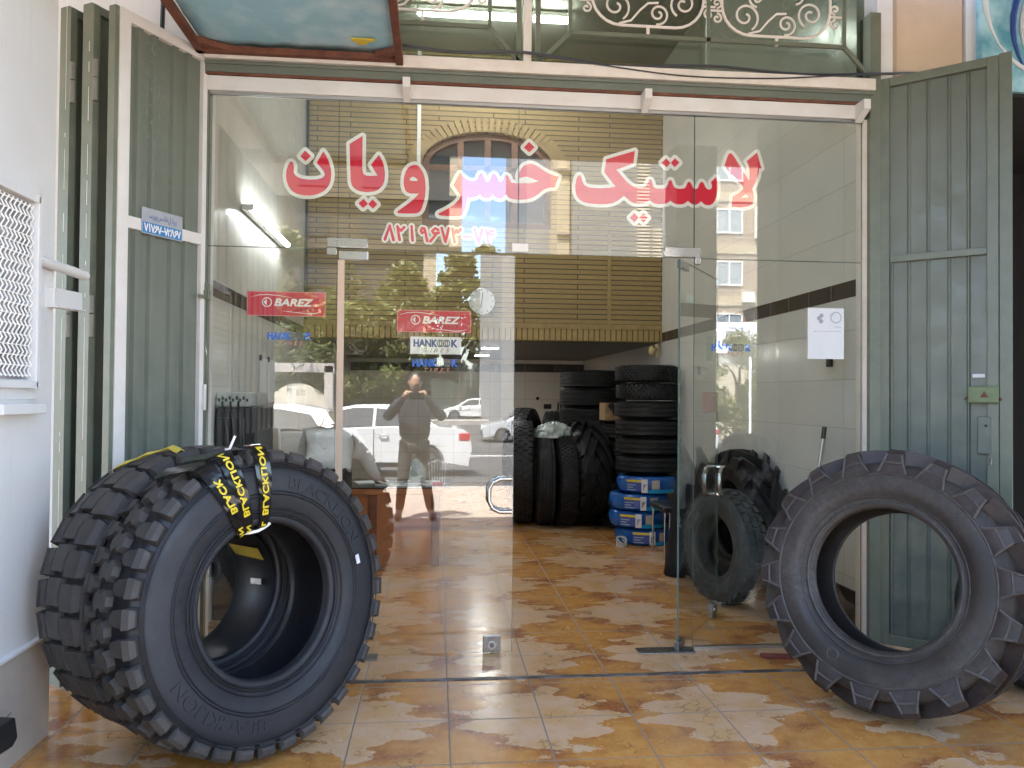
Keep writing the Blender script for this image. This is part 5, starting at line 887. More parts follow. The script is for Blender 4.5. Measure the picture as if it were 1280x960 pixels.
# bag over the row
g = G(); n, k = 26, 12; vs = []
for j in range(k+1):
    t = math.pi/2*(1-j/k)
    for i in range(n):
        a = 2*math.pi*i/n; f = 1+.16*math.sin(3*a+1)+.09*math.sin(7*a+j)+.06*random.uniform(-1, 1); vs.append((.24*f*math.cos(t)*math.cos(a), .17*f*math.cos(t)*math.sin(a), .17*math.sin(t)*(1+.12*random.uniform(-1, 1))-.0))
g.add(vs, [(j*n+i, j*n+(i+1) % n, (j+1)*n+(i+1) % n, (j+1)*n+i) for j in range(k) for i in range(n)]+[tuple(range(k*n, (k+1)*n))]); o = g.obj('plastic_bag', m_bag, smooth=25, loc=(1.34, 4.42, .985)); tag(o, 'crumpled clear plastic bag lying on top of the tyre row', 'bag')
r = thing('metal_rack', 'thin dark metal rack against the back wall behind the tyres', 'rack', (2.2, 8.3, 0))
g = G()
for x in (-.15, .2):
    for y in (0, .3): g.bar((x, y, 0), (x, y, 1.36), .025, .025)
g.obj('post', m_black, r, 0); g = G()
for zz in (.4, .8, 1.1, 1.35): g.box(-.16, .21, -.01, .31, zz-.02, zz)
g.obj('shelf', m_black, r, 0)
r = thing('bench_chair', 'black padded chair with thin chrome legs in front of the blue wrapped tyres', 'chair', (2.25, 2.58, 0))
g = G(); g.box(-.24, .24, -.21, .21, .42, .48); g.obj('seat', m_black, r, bevel=.02); g = G(); g.box(.20, .245, -.21, .21, .485, .86); g.obj('backrest', m_black, r, bevel=.015)
for x, y in ((-.21, .19), (-.21, -.19), (-.165, -.19), (.2, .19), (.2, -.19)):
    g = G(); g.cyl((x, y, 0), (x, y, .42), .009, n=10); g.obj('leg', m_chrome, r)
# right side behind the fixed pane
road_tyre('grey dusty used tyre standing behind the open glass door', (2.03, .98, .01), .392, .20, STAND(R(-75), .03), m_rubG, None, 3, 34, Rb=.215)
tractor('dark tractor tyre with slanted lugs leaning on the right tiled wall', (2.325, 1.38, .01), R(-88), R(2), .525, .28, .30, 15, m_rubI, m_rubI, detail=False, lw=.65)
for i, (x, y, s_, lab) in enumerate(((2.04, 1.86, 1, 'left one of two black pointed rubber flaps standing behind the grey tyre'), (2.2, 1.9, .98, 'right one of two black pointed rubber flaps standing behind the grey tyre'))):
    g = G(); n = 12; vs = []
    for j in range(n+1):
        t = j/n; wd = (.11+.05*math.sin(t*3))*(1-t**5); yy = .16*math.sin(t*2.4)-.16
        for sx in (-1, -.4, .4, 1): vs.append((sx*wd, yy+.06*(sx*sx)-.02, t*1.07*s_))
    g.add(vs, [(4*j+q, 4*j+q+1, 4*j+5+q, 4*j+4+q) for j in range(n) for q in range(3)]); o = g.obj('rubber_flap', m_flap, loc=(x, y, 0)); o.rotation_euler = (0, 0, R(-60)); sm = o.modifiers.new('solid', 'SOLIDIFY'); sm.thickness = .012; tag(o, lab, 'rubber flap', 'black rubber flaps')
r = thing('broom', 'broom with a white handle and black grip leaning on the right tiled wall', 'broom', (2.30, .38, 0))
g = G(); g.cyl((0, .0, .06), (.161, -.015, 1.195), .011, n=12); g.obj('handle', m_alum, r); g = G(); g.cyl((.161, -.015, 1.195), (.171, -.016, 1.27), .014, n=12); g.obj('grip', m_black, r)
g = G(); g.box(-.03, .03, -.15, .15, 0, .07); g.obj('brush', m_black, r, bevel=.01)
g = G(); g.box(-.016, 0, -.03, .03, -.045, .045); g.box(-.02, -.016, -.012, .012, -.02, .02); tag(g.obj('light_switch', m_black, smooth=0, bevel=.003, loc=(XR-.001, .36, 1.70)), 'small black switch on the right tiled wall beside the white notice', 'switch')
# left side: appliance, wall papers, desk, person
r = thing('copier', 'black office machine with a row of ports on top, by the left tiled wall', 'office machine', (-1.27, .98, 0))
g = G(); g.box(-.14, .12, -.22, .30, 0, 1.36); g.box(-.135, .05, -.24, -.22, .1, 1.30); g.obj('body', m_black, r, bevel=.03, seg=3)
g = G(); g.box(-.14, .085, -.20, .26, 1.365, 1.46); pp = g.obj('port_panel', mat('port_panel', (.42, .44, .42), .4, 0), r, 0, bevel=.012)
g = G()
for i in range(9): g.box(-.128+.022*i, -.116+.022*i, -.203, -.199, 1.40+.012*(i % 2), 1.42+.014*(i % 2))
g.obj('port', m_dark, pp, 0)
g = G()
for k in range(3): g.tube([(-.10+.05*k, -.205, 1.40), (-.08+.05*k, -.27, 1.34), (-.05+.04*k, -.26, 1.2), (-.03+.03*k, -.255, .8)], .006, 6)
g.obj('cable', m_black, r)
g = G(); g.box(-.06, -.02, -.25, -.24, 1.0, 1.28); g.obj('edge_highlight_strip', m_blackg, r, 0)
r = thing('wall_papers', 'two narrow strips of papers clipped on the left tiled wall above the office machine', 'papers', (XL+.006, 2.2, 1.38))
for y0 in (-.18, .12):
    g = G(); g.box(0, .008, y0, y0+.26, 0, .36); g.obj('paper', m_paper, r, 0); g = G(); g.box(-.002, .012, y0-.005, y0+.03, .34, .385); g.box(-.002, .01, y0+.23, y0+.262, -.01, .04); g.obj('clip', m_black, r, 0)
g = G(); g.box(0, .07, -.28, .28, 0, .19); g.box(.071, .073, -.25, .25, .11, .165, 1); tag(g.obj('wall_vent', [m_tubeh, m_dark], smooth=0, bevel=.006, loc=(XL+.001, 3.55, 1.33)), 'small vent unit with dark slots low on the left tiled wall', 'vent')
r = thing('folding_chair', 'white folding chair near the left tiled wall behind the person', 'chair', (-1.16, 2.55, 0), R(20))
g = G(); g.box(-.16, .16, .15, .17, .80, 1.12); g.obj('backrest', m_white, r, bevel=.01); g = G(); g.box(-.18, .18, -.2, .16, .43, .455); g.obj('seat', m_white, r, bevel=.01)
for x in (-.17, .17):
    g = G(); g.tube([(x, -.2, 0), (x, .18, 1.14)], .011, 8); g.obj('leg', m_white, r); g = G(); g.tube([(x, .2, 0), (x, -.14, .44)], .011, 8); g.obj('leg', m_white, r)
DX0, DX1, DY0, DY1, DZ = -.80, .03, 2.30, 2.95, .66
r = thing('desk', 'reddish wooden desk with a dark glass top, cluttered, behind the closed door', 'desk', (0, 0, 0))
g = G(); g.box(DX0, DX1+.03, DY0-.03, DY1, DZ-.055, DZ); g.obj('top', m_woodd, r, 0, bevel=.01)
g = G(); g.box(DX0+.03, DX1-.02, DY0+.02, DY0+.04, .0, DZ-.056); g.obj('front_panel', m_woodd, r, 0, bevel=.004)
for x in (DX0+.02, -.56, DX1-.06):
    g = G(); g.box(x, x+.07, DY0-.01, DY1-.03, 0, DZ-.056); g.obj('pedestal', mat('desk_wood_dark', (.22, .07, .025), .35, col2=(.16, .05, .02), vs=8), r, 0, bevel=.006)
g = G(); g.box(DX0-.02, DX1+.12, DY0-.06, DY1+.02, DZ+.0015, DZ+.010); g.obj('glass_top', mat('dark_glass_top', (.02, .03, .03), .06), r, 0, bevel=.002)
zt = DZ+.011
r = thing('keyboard', 'grey keyboard lying askew on the desk', 'keyboard', (-.32, 2.42, zt), .12)
g = G(); g.box(-.2, .2, -.07, .07, 0, .022); g.obj('base', m_tubeh, r, 0, bevel=.005); g = G()
for i in range(14):
    for j in range(4): g.box(-.185+.0265*i, -.163+.0265*i, -.058+.03*j, -.033+.03*j, .023, .03)
g.obj('keys', mat('key_grey', (.3, .32, .3), .5), r, 0)
for i, (x, y, a, w_, d_) in enumerate(((-.55, 2.6, .3, .3, .21), (-.12, 2.62, -.2, .28, .2), (-.02, 2.42, .5, .21, .15))):
    g = G(); g.box(-w_/2, w_/2, -d_/2, d_/2, 0, .012); o = g.obj('paper_pile', m_paper, smooth=0, loc=(x, y, zt)); o.rotation_euler = (0, 0, a); tag(o, ('pile of white papers at the left end of the desk', 'pile of white papers behind the keyboard on the desk', 'small pile of papers at the right end of the desk')[i], 'papers', 'papers on the desk')
g = G(); g.add([(-.09, -.05, 0), (.09, -.05, 0), (.09, .05, 0), (-.09, .05, 0), (-.11, -.03, .12), (.10, -.04, .11), (.08, .04, .12), (-.08, .05, .13), (-.03, 0, .25), (.0, -.01, .23), (.0, .02, .22), (-.03, .02, .24)], [(3, 2, 1, 0), (0, 1, 5, 4), (1, 2, 6, 5), (2, 3, 7, 6), (3, 0, 4, 7), (4, 5, 9, 8), (5, 6, 10, 9), (6, 7, 11, 10), (7, 4, 8, 11), (8, 9, 10, 11)]); o = g.obj('plastic_bag', m_bag, smooth=0, loc=(-.15, 2.52, zt)); sm = o.modifiers.new('s', 'SUBSURF'); sm.levels = sm.render_levels = 1; tag(o, 'clear plastic bag standing upright on the desk', 'bag')
r = thing('wire_basket', 'white wire basket at the right end of the desk', 'basket', (.02, 2.6, zt))
g = G()
for i in range(7): g.tube([(-.08+.025*i, -.08, .20-.012*abs(i-3)), (-.07+.022*i, -.075, .0), (-.07+.022*i, .075, 0), (-.08+.025*i, .08, .20-.012*abs(i-3))], .003, 5)
g.tube([(-.085, -.08, .17), (.0, -.08, .2), (.085, -.08, .17), (.085, .08, .17), (0, .08, .2), (-.085, .08, .17)], .004, 6, closed=True); g.obj('wires', m_vwhite, r)
g = G(); g.box(-.045, .045, -.03, .03, 0, .03); tag(g.obj('red_box', m_redb, smooth=0, bevel=.004, loc=(.02, 2.36, zt)), 'small red box on the front edge of the desk', 'box')
g = G(); g.tube([(-.66, 1.95, 1.02), (-.58, 2.1, .88), (-.5, 2.25, .73), (-.35, 2.33, .675), (-.15, 2.34, .675)], .006, 6); tag(g.obj('white_cord', m_vwhite), 'white cord running from the bending person across the desk', 'cord')
# ---------------------------------------------------------------- people
def skin(J, E, root, sub=1):
    names = list(J); me = bpy.data.meshes.new('s'); me.from_pydata([J[n_][:3] for n_ in names], [(names.index(a), names.index(b)) for a, b in E], []); o = bpy.data.objects.new('s', me); sc.collection.objects.link(o)
    o.modifiers.new('k', 'SKIN'); sk = me.skin_vertices[0].data if me.skin_vertices else None
    if sk is None:
        bpy.context.view_layer.objects.active = o; bpy.context.view_layer.update(); sk = me.skin_vertices[0].data
    for i, n_ in enumerate(names):
        rr = J[n_][3]; sk[i].radius = rr if isinstance(rr, tuple) else (rr, rr); sk[i].use_root = n_ == root
    s = o.modifiers.new('u', 'SUBSURF'); s.levels = s.render_levels = sub+1
    dg = bpy.context.evaluated_depsgraph_get(); e = o.evaluated_get(dg); m2 = e.to_mesh(); V = [tuple(v.co) for v in m2.vertices]; F = [tuple(p.vertices) for p in m2.polygons]; e.to_mesh_clear(); bpy.data.objects.remove(o); return V, F
def head(g, c, fw_, up_=(0, 0, 1), m=0, s=1):
    f = Vector(fw_).normalized(); u = Vector(up_); x = f.cross(u).normalized(); u = x.cross(f); T = Matrix(((x.x, f.x, u.x, c[0]), (x.y, f.y, u.y, c[1]), (x.z, f.z, u.z, c[2]), (0, 0, 0, 1))); old = g.T; g.T = T
    n, h = 24, 16; vs = []
    for i in range(h+1):
        t = math.pi*i/h
        for j in range(n):
            a = 2*math.pi*j/n; px, py, pz = .075*math.sin(t)*math.cos(a), .095*math.sin(t)*math.sin(a), .115*math.cos(t)
            if pz < 0: px *= 1+.9*pz; py *= 1-.1*pz/.1
            if py > 0: py += .022*math.exp(-((px/.012)**2+((pz+.015)/.028)**2))-.010*math.exp(-(((abs(px)-.032)/.016)**2+((pz-.015)/.014)**2))+.006*math.exp(-((px/.025)**2+((pz+.062)/.009)**2))
            vs.append((px*s, py*s, pz*s))
    g.add(vs, [(i*n+j, (i+1)*n+j, (i+1)*n+(j+1) % n, i*n+(j+1) % n) for i in range(h) for j in range(n)], m)
    for sx in (-1, 1): g.ball((sx*.078*s, -.005, 0), (.010*s, .02*s, .032*s), 10, m)
    g.T = old; return T
m_skin = mat('skin', (.42, .25, .17), .5); m_hair = mat('dark_hair', (.015, .012, .010), .6); m_shirt = mat('grey_shirt', (.72, .73, .74), .8, col2=(.62, .63, .65), vs=5, bump=.5, bs=14); m_trous = mat('dark_trousers', (.03, .028, .028), .8); m_sweat = mat('navy_sweater', (.012, .013, .022), .9)
m_trou2 = mat('brown_trousers', (.05, .04, .032), .85)
r = thing('person', 'person in a light grey shirt bending over the desk with their back to the glass', 'person', (-.83, 1.72, 0))
J = dict(pel=(0, 0, .84, (.15, .12)), sp1=(0, .07, .97, (.16, .12)), sp2=(.0, .16, 1.05, (.18, .13)), che=(0, .30, 1.07, (.19, .13)), nek=(0, .45, 1.0, (.055, .055)), hd=(0, .52, .95, (.06, .06)),
         lh=(-.10, .0, .80, (.09, .09)), lk=(-.12, .05, .45, (.062, .062)), lf=(-.13, -.02, .09, (.045, .045)), lt=(-.14, .13, .04, (.04, .035)), rh=(.10, .0, .80, (.09, .09)), rk=(.12, .08, .45, (.062, .062)), rf=(.13, .06, .09, (.045, .045)), rto=(.14, .2, .04, (.04, .035)),
         ls=(-.21, .30, 1.03, (.066, .066)), le=(-.27, .36, .80, (.05, .05)), lw=(-.20, .56, .73, (.032, .032)), rs=(.21, .30, 1.03, (.066, .066)), re=(.31, .40, .82, (.05, .05)), rw=(.34, .60, .735, (.032, .032)))
E_ = [('pel', 'sp1'), ('sp1', 'sp2'), ('sp2', 'che'), ('che', 'nek'), ('nek', 'hd'), ('pel', 'lh'), ('lh', 'lk'), ('lk', 'lf'), ('lf', 'lt'), ('pel', 'rh'), ('rh', 'rk'), ('rk', 'rf'), ('rf', 'rto'), ('che', 'ls'), ('ls', 'le'), ('le', 'lw'), ('che', 'rs'), ('rs', 're'), ('re', 'rw')]
def person(r, J, E_, hc, hf, shirt_j, trous_j, m_sh, m_tr, grow=1.12, hu=(0, 0, 1)):
    g = G(); g.add(*skin(J, E_, 'pel')); T = head(g, hc, hf, hu)
    for w_, e_ in (('lw', 'le'), ('rw', 're')):
        wv, ev = Vector(J[w_][:3]), Vector(J[e_][:3]); d = (wv-ev).normalized(); sd = d.cross(Vector((0, 0, 1))).normalized(); dn = Vector((0, 0, -1))
        g.tube([wv, wv+d*.05, wv+d*.09], [.03, .04, .036], 8)
        for k in range(4):
            b = wv+d*.085+sd*(.027-.018*k); L_ = (.06, .068, .064, .05)[k]; g.tube([b, b+d*L_*.5+dn*.008, b+d*L_*.8+dn*.03, b+d*L_*.75+dn*.045], [.009, .0085, .008, .006], 6)
        b = wv+d*.03+sd*.03; g.tube([b, b+sd*.03+d*.03, b+sd*.035+d*.06], [.011, .010, .008], 6)
    g.obj('body', m_skin, r, 180)
    def cloth(js, mt, nm, root, gr):
        jj = {k: (*J[k][:3], tuple(q*gr for q in J[k][3])) for k in js}; ee = [(a, b) for a, b in E_ if a in js and b in js]; g = G(); g.add(*skin(jj, ee, root)); return g.obj(nm, mt, r, 180)
    cloth(shirt_j, m_sh, 'shirt', shirt_j[0], grow); jp = J['pel']; J['pel'] = (*jp[:3], (jp[3][0]*.78, jp[3][1]*.78)); cloth(trous_j, m_tr, 'trousers', 'pel', 1.19); J['pel'] = jp
    g = G(); old = g.T; g.T = T; g.ball((0, -.016, .022), (.083, .098, .106), 16); g.T = old; g.obj('hair', m_hair, r, 180)
person(r, J, E_, (0, .58, .91), (0, .5, -1), ['sp1', 'sp2', 'che', 'ls', 'le', 'lw', 'rs', 're', 'rw', 'pel'], ['pel', 'lh', 'lk', 'lf', 'rh', 'rk', 'rf'], m_shirt, m_trous, 1.16, (0, 1, .5))
# photographer, standing behind the camera, seen in the glass
r = thing('person', 'person in a dark sweater holding up a phone, reflected in the closed door', 'person', (-.08, -4.80, 0))
J = dict(pel=(0, 0, .90, (.15, .11)), sp1=(0, .01, 1.05, (.145, .105)), che=(0, 0, 1.26, (.165, .115)), nek=(0, .02, 1.43, (.052, .052)), hd=(0, .03, 1.49, (.055, .055)),
         lh=(-.095, 0, .86, (.085, .085)), lk=(-.13, .03, .47, (.062, .06)), lf=(-.17, -.01, .09, (.045, .045)), lt=(-.19, .15, .04, (.042, .035)), rh=(.095, 0, .86, (.085, .085)), rk=(.13, .03, .47, (.062, .06)), rf=(.20, -.01, .09, (.045, .045)), rto=(.23, .15, .04, (.042, .035)),
         ls=(-.19, 0, 1.36, (.062, .062)), le=(-.33, .14, 1.18, (.048, .048)), lw=(-.13, .285, 1.42, (.03, .03)), rs=(.19, 0, 1.36, (.062, .062)), re=(.33, .14, 1.18, (.048, .048)), rw=(.13, .285, 1.42, (.03, .03)))
person(r, J, [(('che' if a == 'sp2' else a), b) for a, b in E_ if a != 'sp1' and b != 'sp2']+[('pel', 'sp1'), ('sp1', 'che')] if 0 else [('pel', 'sp1'), ('sp1', 'che'), ('che', 'nek'), ('nek', 'hd')]+[e for e in E_ if e[0] in ('pel', 'lh', 'lk', 'lf', 'rh', 'rk', 'rf', 'ls', 'le', 'rs', 're') and e[1] != 'sp1' or e in (('che', 'ls'), ('che', 'rs'))], (0, .04, 1.60), (0, 1, -.1), ['che', 'nek', 'sp1', 'pel', 'ls', 'le', 'lw', 'rs', 're', 'rw'], ['pel', 'lh', 'lk', 'lf', 'rh', 'rk', 'rf'], m_sweat, m_trou2, 1.33)
g = G()
for x in (-.185, .22): g.ball((x, .07, .045), (.05, .14, .05), 12)
g.obj('shoe', m_black, r, 180)
g = G(); g.box(-.085, .085, -.004, .004, -.04, .04); o = g.obj('phone', m_blackg, smooth=0, bevel=.003, loc=(-.06, -4.43, 1.44)); tag(o, 'black phone held up level by the reflected person', 'phone')
# ---------------------------------------------------------------- the street behind the camera (seen in the glass)
def car(name, label, loc, rz, kind, paint, group=None):
    r = thing(name, label, 'car', loc, rz, group)
    if kind == 'sedan':
        low = [(-2.22, .32), (-2.28, .55), (-2.24, .86), (-2.1, .97), (-1.45, 1.03), (1.0, .96), (1.7, .86), (2.1, .72), (2.24, .52), (2.22, .28)]
        top = [(-1.62, 1.0), (-1.02, 1.39), (-.55, 1.46), (.05, 1.45), (.45, 1.38), (1.25, .93)]; sidew = [[(-1.3, 1.04), (-.92, 1.33), (-.35, 1.385), (-.33, 1.03)], [(-.27, 1.03), (-.29, 1.385), (.1, 1.385), (.42, 1.32), (.98, .985)]]
    else:
        low = [(-1.95, .32), (-2.0, .55), (-1.98, .9), (-1.9, 1.0), (1.0, .97), (1.6, .86), (1.95, .7), (2.05, .5), (2.02, .28)]
        top = [(-1.93, .98), (-1.62, 1.38), (-1.1, 1.47), (.05, 1.46), (.45, 1.39), (1.2, .93)]; sidew = [[(-1.6, 1.04), (-1.4, 1.30), (-.9, 1.39), (-.35, 1.395), (-.33, 1.03)], [(-.27, 1.03), (-.29, 1.395), (.1, 1.39), (.42, 1.33), (.95, .985)]]
    wx = (-1.36, 1.36) if kind == 'sedan' else (-1.22, 1.28); rw = .315
    def arch(x): return [(x+(rw+.05)*math.cos(math.pi*i/12), .30+(rw+.05)*math.sin(math.pi*i/12)) for i in range(13)]
    bottom = [(2.22 if kind == 'sedan' else 2.02, .22)]+[p for p in arch(wx[1])]+arch(wx[0])+[(low[0][0], .22)]
    out = low+[p for p in bottom if p]
    g = G(); g.prism(out, (), -.86, .86); b = g.obj('body', paint, r, 50, bevel=.07, seg=3)
    g = G(); k = len(top); wid = lambda z: .80-.30*max(0, z-.95)/.5
    g.add([(x, -wid(z), z) for x, z in top]+[(x, wid(z), z) for x, z in top], [tuple(range(k)), tuple(range(2*k-1, k-1, -1))]+[(i, i+1, k+i+1, k+i) for i in range(k-1)]); g.obj('roof', paint, r, 50, bevel=.045, seg=3)
    for s_ in (-1, 1):
        for sw in sidew:
            g = G(); g.add([(x, s_*(wid(z)+.012), z) for x, z in sw], [tuple(range(len(sw)))]); o = g.obj('window', m_cgl, r, 0); sm = o.modifiers.new('s', 'SOLIDIFY'); sm.thickness = .012
    g = G()
    for (xa, za), (xb, zb) in ((top[0], top[1]), (top[-1], top[-2])):
        d = Vector((xb-xa, 0, zb-za)).normalized(); nrm = Vector((d.z, 0, -d.x)); nrm = nrm if nrm.x*(1 if xa > 0 else -1) > 0 else -nrm
        pa, pb = Vector((xa, 0, za))+d*.07+nrm*.012, Vector((xb, 0, zb))-d*.05+nrm*.012
        g.add([(pa.x, -wid(pa.z)+.07, pa.z), (pa.x, wid(pa.z)-.07, pa.z), (pb.x, wid(pb.z)-.07, pb.z), (pb.x, -wid(pb.z)+.07, pb.z)], [(0, 1, 2, 3)])
    g.obj('windscreen', m_cgl, r, 0)
    for s_ in (-1, 1):
        for x in (-.5, .42):
            g = G(); g.tube([(x-.09, s_*.875, .86), (x-.07, s_*.9, .86), (x+.07, s_*.9, .86), (x+.09, s_*.875, .86)], .013, 6); g.obj('handle', m_chrome, r)
        g = G(); g.ball((.95, s_*.93, 1.0), (.05, .09, .065), 10); g.obj('mirror', paint, r)
        xr = low[0][0]; g = G(); g.box(xr-.03, xr+.22, min(s_*.58, s_*.868), max(s_*.58, s_*.868), .72, .90); g.obj('tail_lamp', m_tail, r, 0, bevel=.03)
        xf = low[-1][0]; g = G(); g.box(xf-.3, xf-.03, min(s_*.52, s_*.855), max(s_*.52, s_*.855), .58, .72); g.obj('headlight', m_head, r, 0, bevel=.03)
        for x in wx:
            t = G(); t.lathe(fillet([(.19, -.10), (.29, -.10), (rw, -.06), (rw, .06), (.29, .10), (.19, .10)], 3), 40, c=(x, s_*.76, rw)); w_ = t.obj('wheel', m_tyre, r, 50)
            t = G(); y = s_*.85
            for i in range(10): a = 2*math.pi*i/10; t.bar((x, y, rw), (x+.19*math.cos(a), y, rw+.19*math.sin(a)), .045, .02, up=(0, 1, 0))
            t.lathe([(.175, 0), (.205, 0), (.205, -.03*s_), (.175, -.03*s_)], 32, c=(x, y, rw)); t.cyl((x, y-.01, rw), (x, y+.012, rw), .05, n=14); t.obj('rim', m_rim, w_, 0)
    g = G()
    for s_ in (-1, 1):
        for x in (-1.18, -.31, .97): g.box(x-.006, x+.006, min(s_*.845, s_*.866), max(s_*.845, s_*.866), .36, .97)
        g.box(-1.0, .95, min(s_*.83, s_*.872), max(s_*.83, s_*.872), .21, .30)
    g.box(low[0][0]-.015, low[0][0]+.1, -.8, .8, .27, .40); g.box(low[-1][0]-.1, low[-1][0]+.03, -.55, .55, .30, .48); g.obj('dark_trim', m_black, r, 0)
    g = G(); g.box(low[0][0]-.02, low[0][0]+.02, -.25, .25, .60, .72); g.obj('number_plate', m_paper, r, 0)
    return r
PI = math.pi
car('parked_car', 'white sedan passing the pavement, reflected in the closed door behind the person', (-1.15, -12.2, -.2), PI, 'sedan', m_carw)
car('parked_car', 'white hatchback parked near the kerb, its roof reflected in the left fixed pane', (-3.45, -9.25, -.18), PI, 'hatch', m_carw)
car('parked_car', 'white saloon driving in the middle of the road, nose reflected beside the door handle', (5.35, -30.6, -.6), PI, 'sedan', m_cars)
car('parked_car', 'pale hatchback across the road, reflected under the blue stickers', (4.0, -45.5, -.17), PI, 'hatch', m_carw)
car('parked_car', 'far white car parked at the end of the reflected row across the road', (8.2, -46, -.17), PI, 'sedan', m_carw)
car('parked_car', 'white hatchback far off on the right, reflected in the right pane under the trees', (7.2, -21.0, -.47), PI, 'hatch', m_carw)
def tree(label, x, y, z, h, cw, lf, n=2600, zb=.34, group=None, leaf=.17, sp=1):
    r = thing('street_tree', label, 'tree', (x, y, z), random.uniform(0, 6), group); rd = random.Random(int(x*97+y*13))
    g = G(); g.tube([(0, 0, 0), (.05, .03, h*.2), (-.04, .05, h*.42), (.03, 0, h*.75)], [.16, .13, .09, .03], 8)
    br = []
    for i in range(9):
        a = rd.uniform(0, 6.28); zz = h*rd.uniform(.3, .6); e = (cw*.42*math.cos(a), cw*.42*math.sin(a), zz+h*.2); g.tube([(0, 0, zz), (e[0]*.5, e[1]*.5, zz+h*.13), e], [.06, .04, .015], 6)
    g.obj('trunk', m_bark, r)
    cl = []
    for i in range(int(30*sp)):
        t = rd.random(); zz = h*(zb+(1-zb)*t); rr = cw*.5*math.sin(math.pi*min(1, .2+.8*t)**.8)*(.35+.65*rd.random()); a = rd.uniform(0, 6.28); cl.append((rr*math.cos(a), rr*math.sin(a), zz, rd.uniform(.35, .8)*cw*.22))
    g = G(); vs = []; fs = []; ms = []
    for i in range(n):
        c = cl[rd.randrange(len(cl))]; d = Vector((rd.gauss(0, 1), rd.gauss(0, 1), rd.gauss(0, .8))); d = d.normalized()*c[3]*rd.random()**.4; p = Vector(c[:3])+d; s_ = leaf*rd.uniform(.6, 1.3)
        u = Vector((rd.gauss(0, 1), rd.gauss(0, 1), rd.gauss(0, .6))).normalized(); v_ = u.cross(Vector((rd.gauss(0, 1), rd.gauss(0, 1), rd.gauss(0, 1)))).normalized(); o_ = len(vs)
        vs += [p-u*s_, p+v_*s_*.45, p+u*s_, p-v_*s_*.45]; fs.append((o_, o_+1, o_+2, o_+3)); ms.append(int(rd.random() < .4))
    me = bpy.data.meshes.new('crown'); me.from_pydata(vs, [], fs); me.materials.append(lf[0]); me.materials.append(lf[1]); me.polygons.foreach_set('material_index', ms); o = bpy.data.objects.new('crown', me); sc.collection.objects.link(o); o.parent = r
    return r
gt = 'trees across the road'
for i, (x, h, w_) in enumerate(((-17, 11, 8), (-10.5, 12, 8), (-5.0, 10.6, 6.5), (-.4, 9.8, 5.5), (3.3, 11.4, 4.6), (6.4, 9.9, 5.2), (10, 10.5, 6))):
    tree(['leafy street tree at the far left of the reflected row', 'tall leafy street tree second from the left in the reflected row', 'leafy street tree reflected above the left half of the door', 'low leafy street tree reflected in the middle of the door', 'tallest pointed street tree, reflected above the red sticker', 'leafy street tree reflected behind the wall clock', 'leafy street tree at the right end of the reflected row'][i], x, -47.5-random.random()*2, -.1, h, w_*1.35, (m_leaf, m_leaf2), 6500, .16, gt, .23)
for i, (x, y, h, w_) in enumerate(((12.2, -26, 4.3, 3.6), (14.6, -27, 4.6, 3.8), (9.9, -25.5, 3.6, 2.6))):
    tree(['bushy low tree reflected in the right pane under the blue lettering', 'bushy low tree at the right edge of the reflection in the right pane', 'small bushy tree reflected next to the open door edge'][i], x, y, -.5, h, w_*1.15, (m_leaf, m_leaf2), 4500, .12, 'low trees under the shop sign', .12)
g = G()
for i in range(150): g.box(-30+.4*i, -29.62+.4*i, -53.2-(.04 if i % 2 else 0), -53.1, -.1, 3.45)
tag(g.obj('sheet_fence', mat('dark_green_fence', (.06, .085, .07), .55, col2=(.05, .07, .06), vs=.5), smooth=0), 'dark green corrugated fence behind the far trees', 'fence')
def building(name, label, x0, x1, y, depth, h, m, wins=(), bands=(), wm=None, extra=None, group=None):
    r = thing(name, label, 'building', ((x0+x1)/2, y, -.5), 0, group); cx = (x0+x1)/2
    g = G(); g.box(x0-cx, x1-cx, -depth, 0, 0, h+.5); g.obj('walls', m, r, 0)
    for i, (a, b, za, zb) in enumerate(wins):
        pm = m_dpane if wm else m_bwin
        g = G(); f = .07
        g.box(a-cx, b-cx, .002, .06, za+.5, za+.5+f); g.box(a-cx, b-cx, .002, .06, zb+.5-f, zb+.5); n_ = max(2, int(round((b-a)/.85))+1)
        for k in range(n_): xx = a+(b-a-f)*k/(n_-1); g.box(xx-cx, xx+f-cx, .002, .06, za+.5+f, zb+.5-f)
        w_ = g.obj('window', wm or m_vwhite, r, 0); g = G(); g.box(a+f-cx, b-f-cx, .01, .03, za+.5+f, zb+.5-f); g.obj('pane', pm, w_, 0)
    for a, b, za, zb, pr, mm in bands:
        g = G(); g.box(a-cx, b-cx, .003, pr, za+.5, zb+.5); g.obj('cornice', mm, r, 0)
    return r
m_dpane = mat('dim_pane', (.06, .065, .065), .4, spec=.2)
m_bwin = mat('building_pane', (.22, .27, .30), .15, col2=(.38, .42, .44), vs=.35, spec=.5)
m_beige = mat('beige_facade', (.50, .41, .28), .8, col2=(.44, .36, .25), vs=.8); m_gbrick = brick_mat('grey_brick', (.27, .26, .235), (.24, .232, .21), (.19, .18, .165), 1.2, .25, .015); m_tan = brick_mat('tan_brick', (.36, .275, .2), (.33, .25, .185), (.42, .36, .3), 1.5, .32, .03)
m_greyf = mat('grey_facade', (.30, .30, .30), .8, col2=(.26, .26, .26), vs=1); m_cream = mat('cream_facade', (.62, .55, .43), .8, col2=(.55, .49, .38), vs=.7); m_brownf = mat('brown_facade', (.085, .072, .054), .8, col2=(.07, .058, .044), vs=.7)
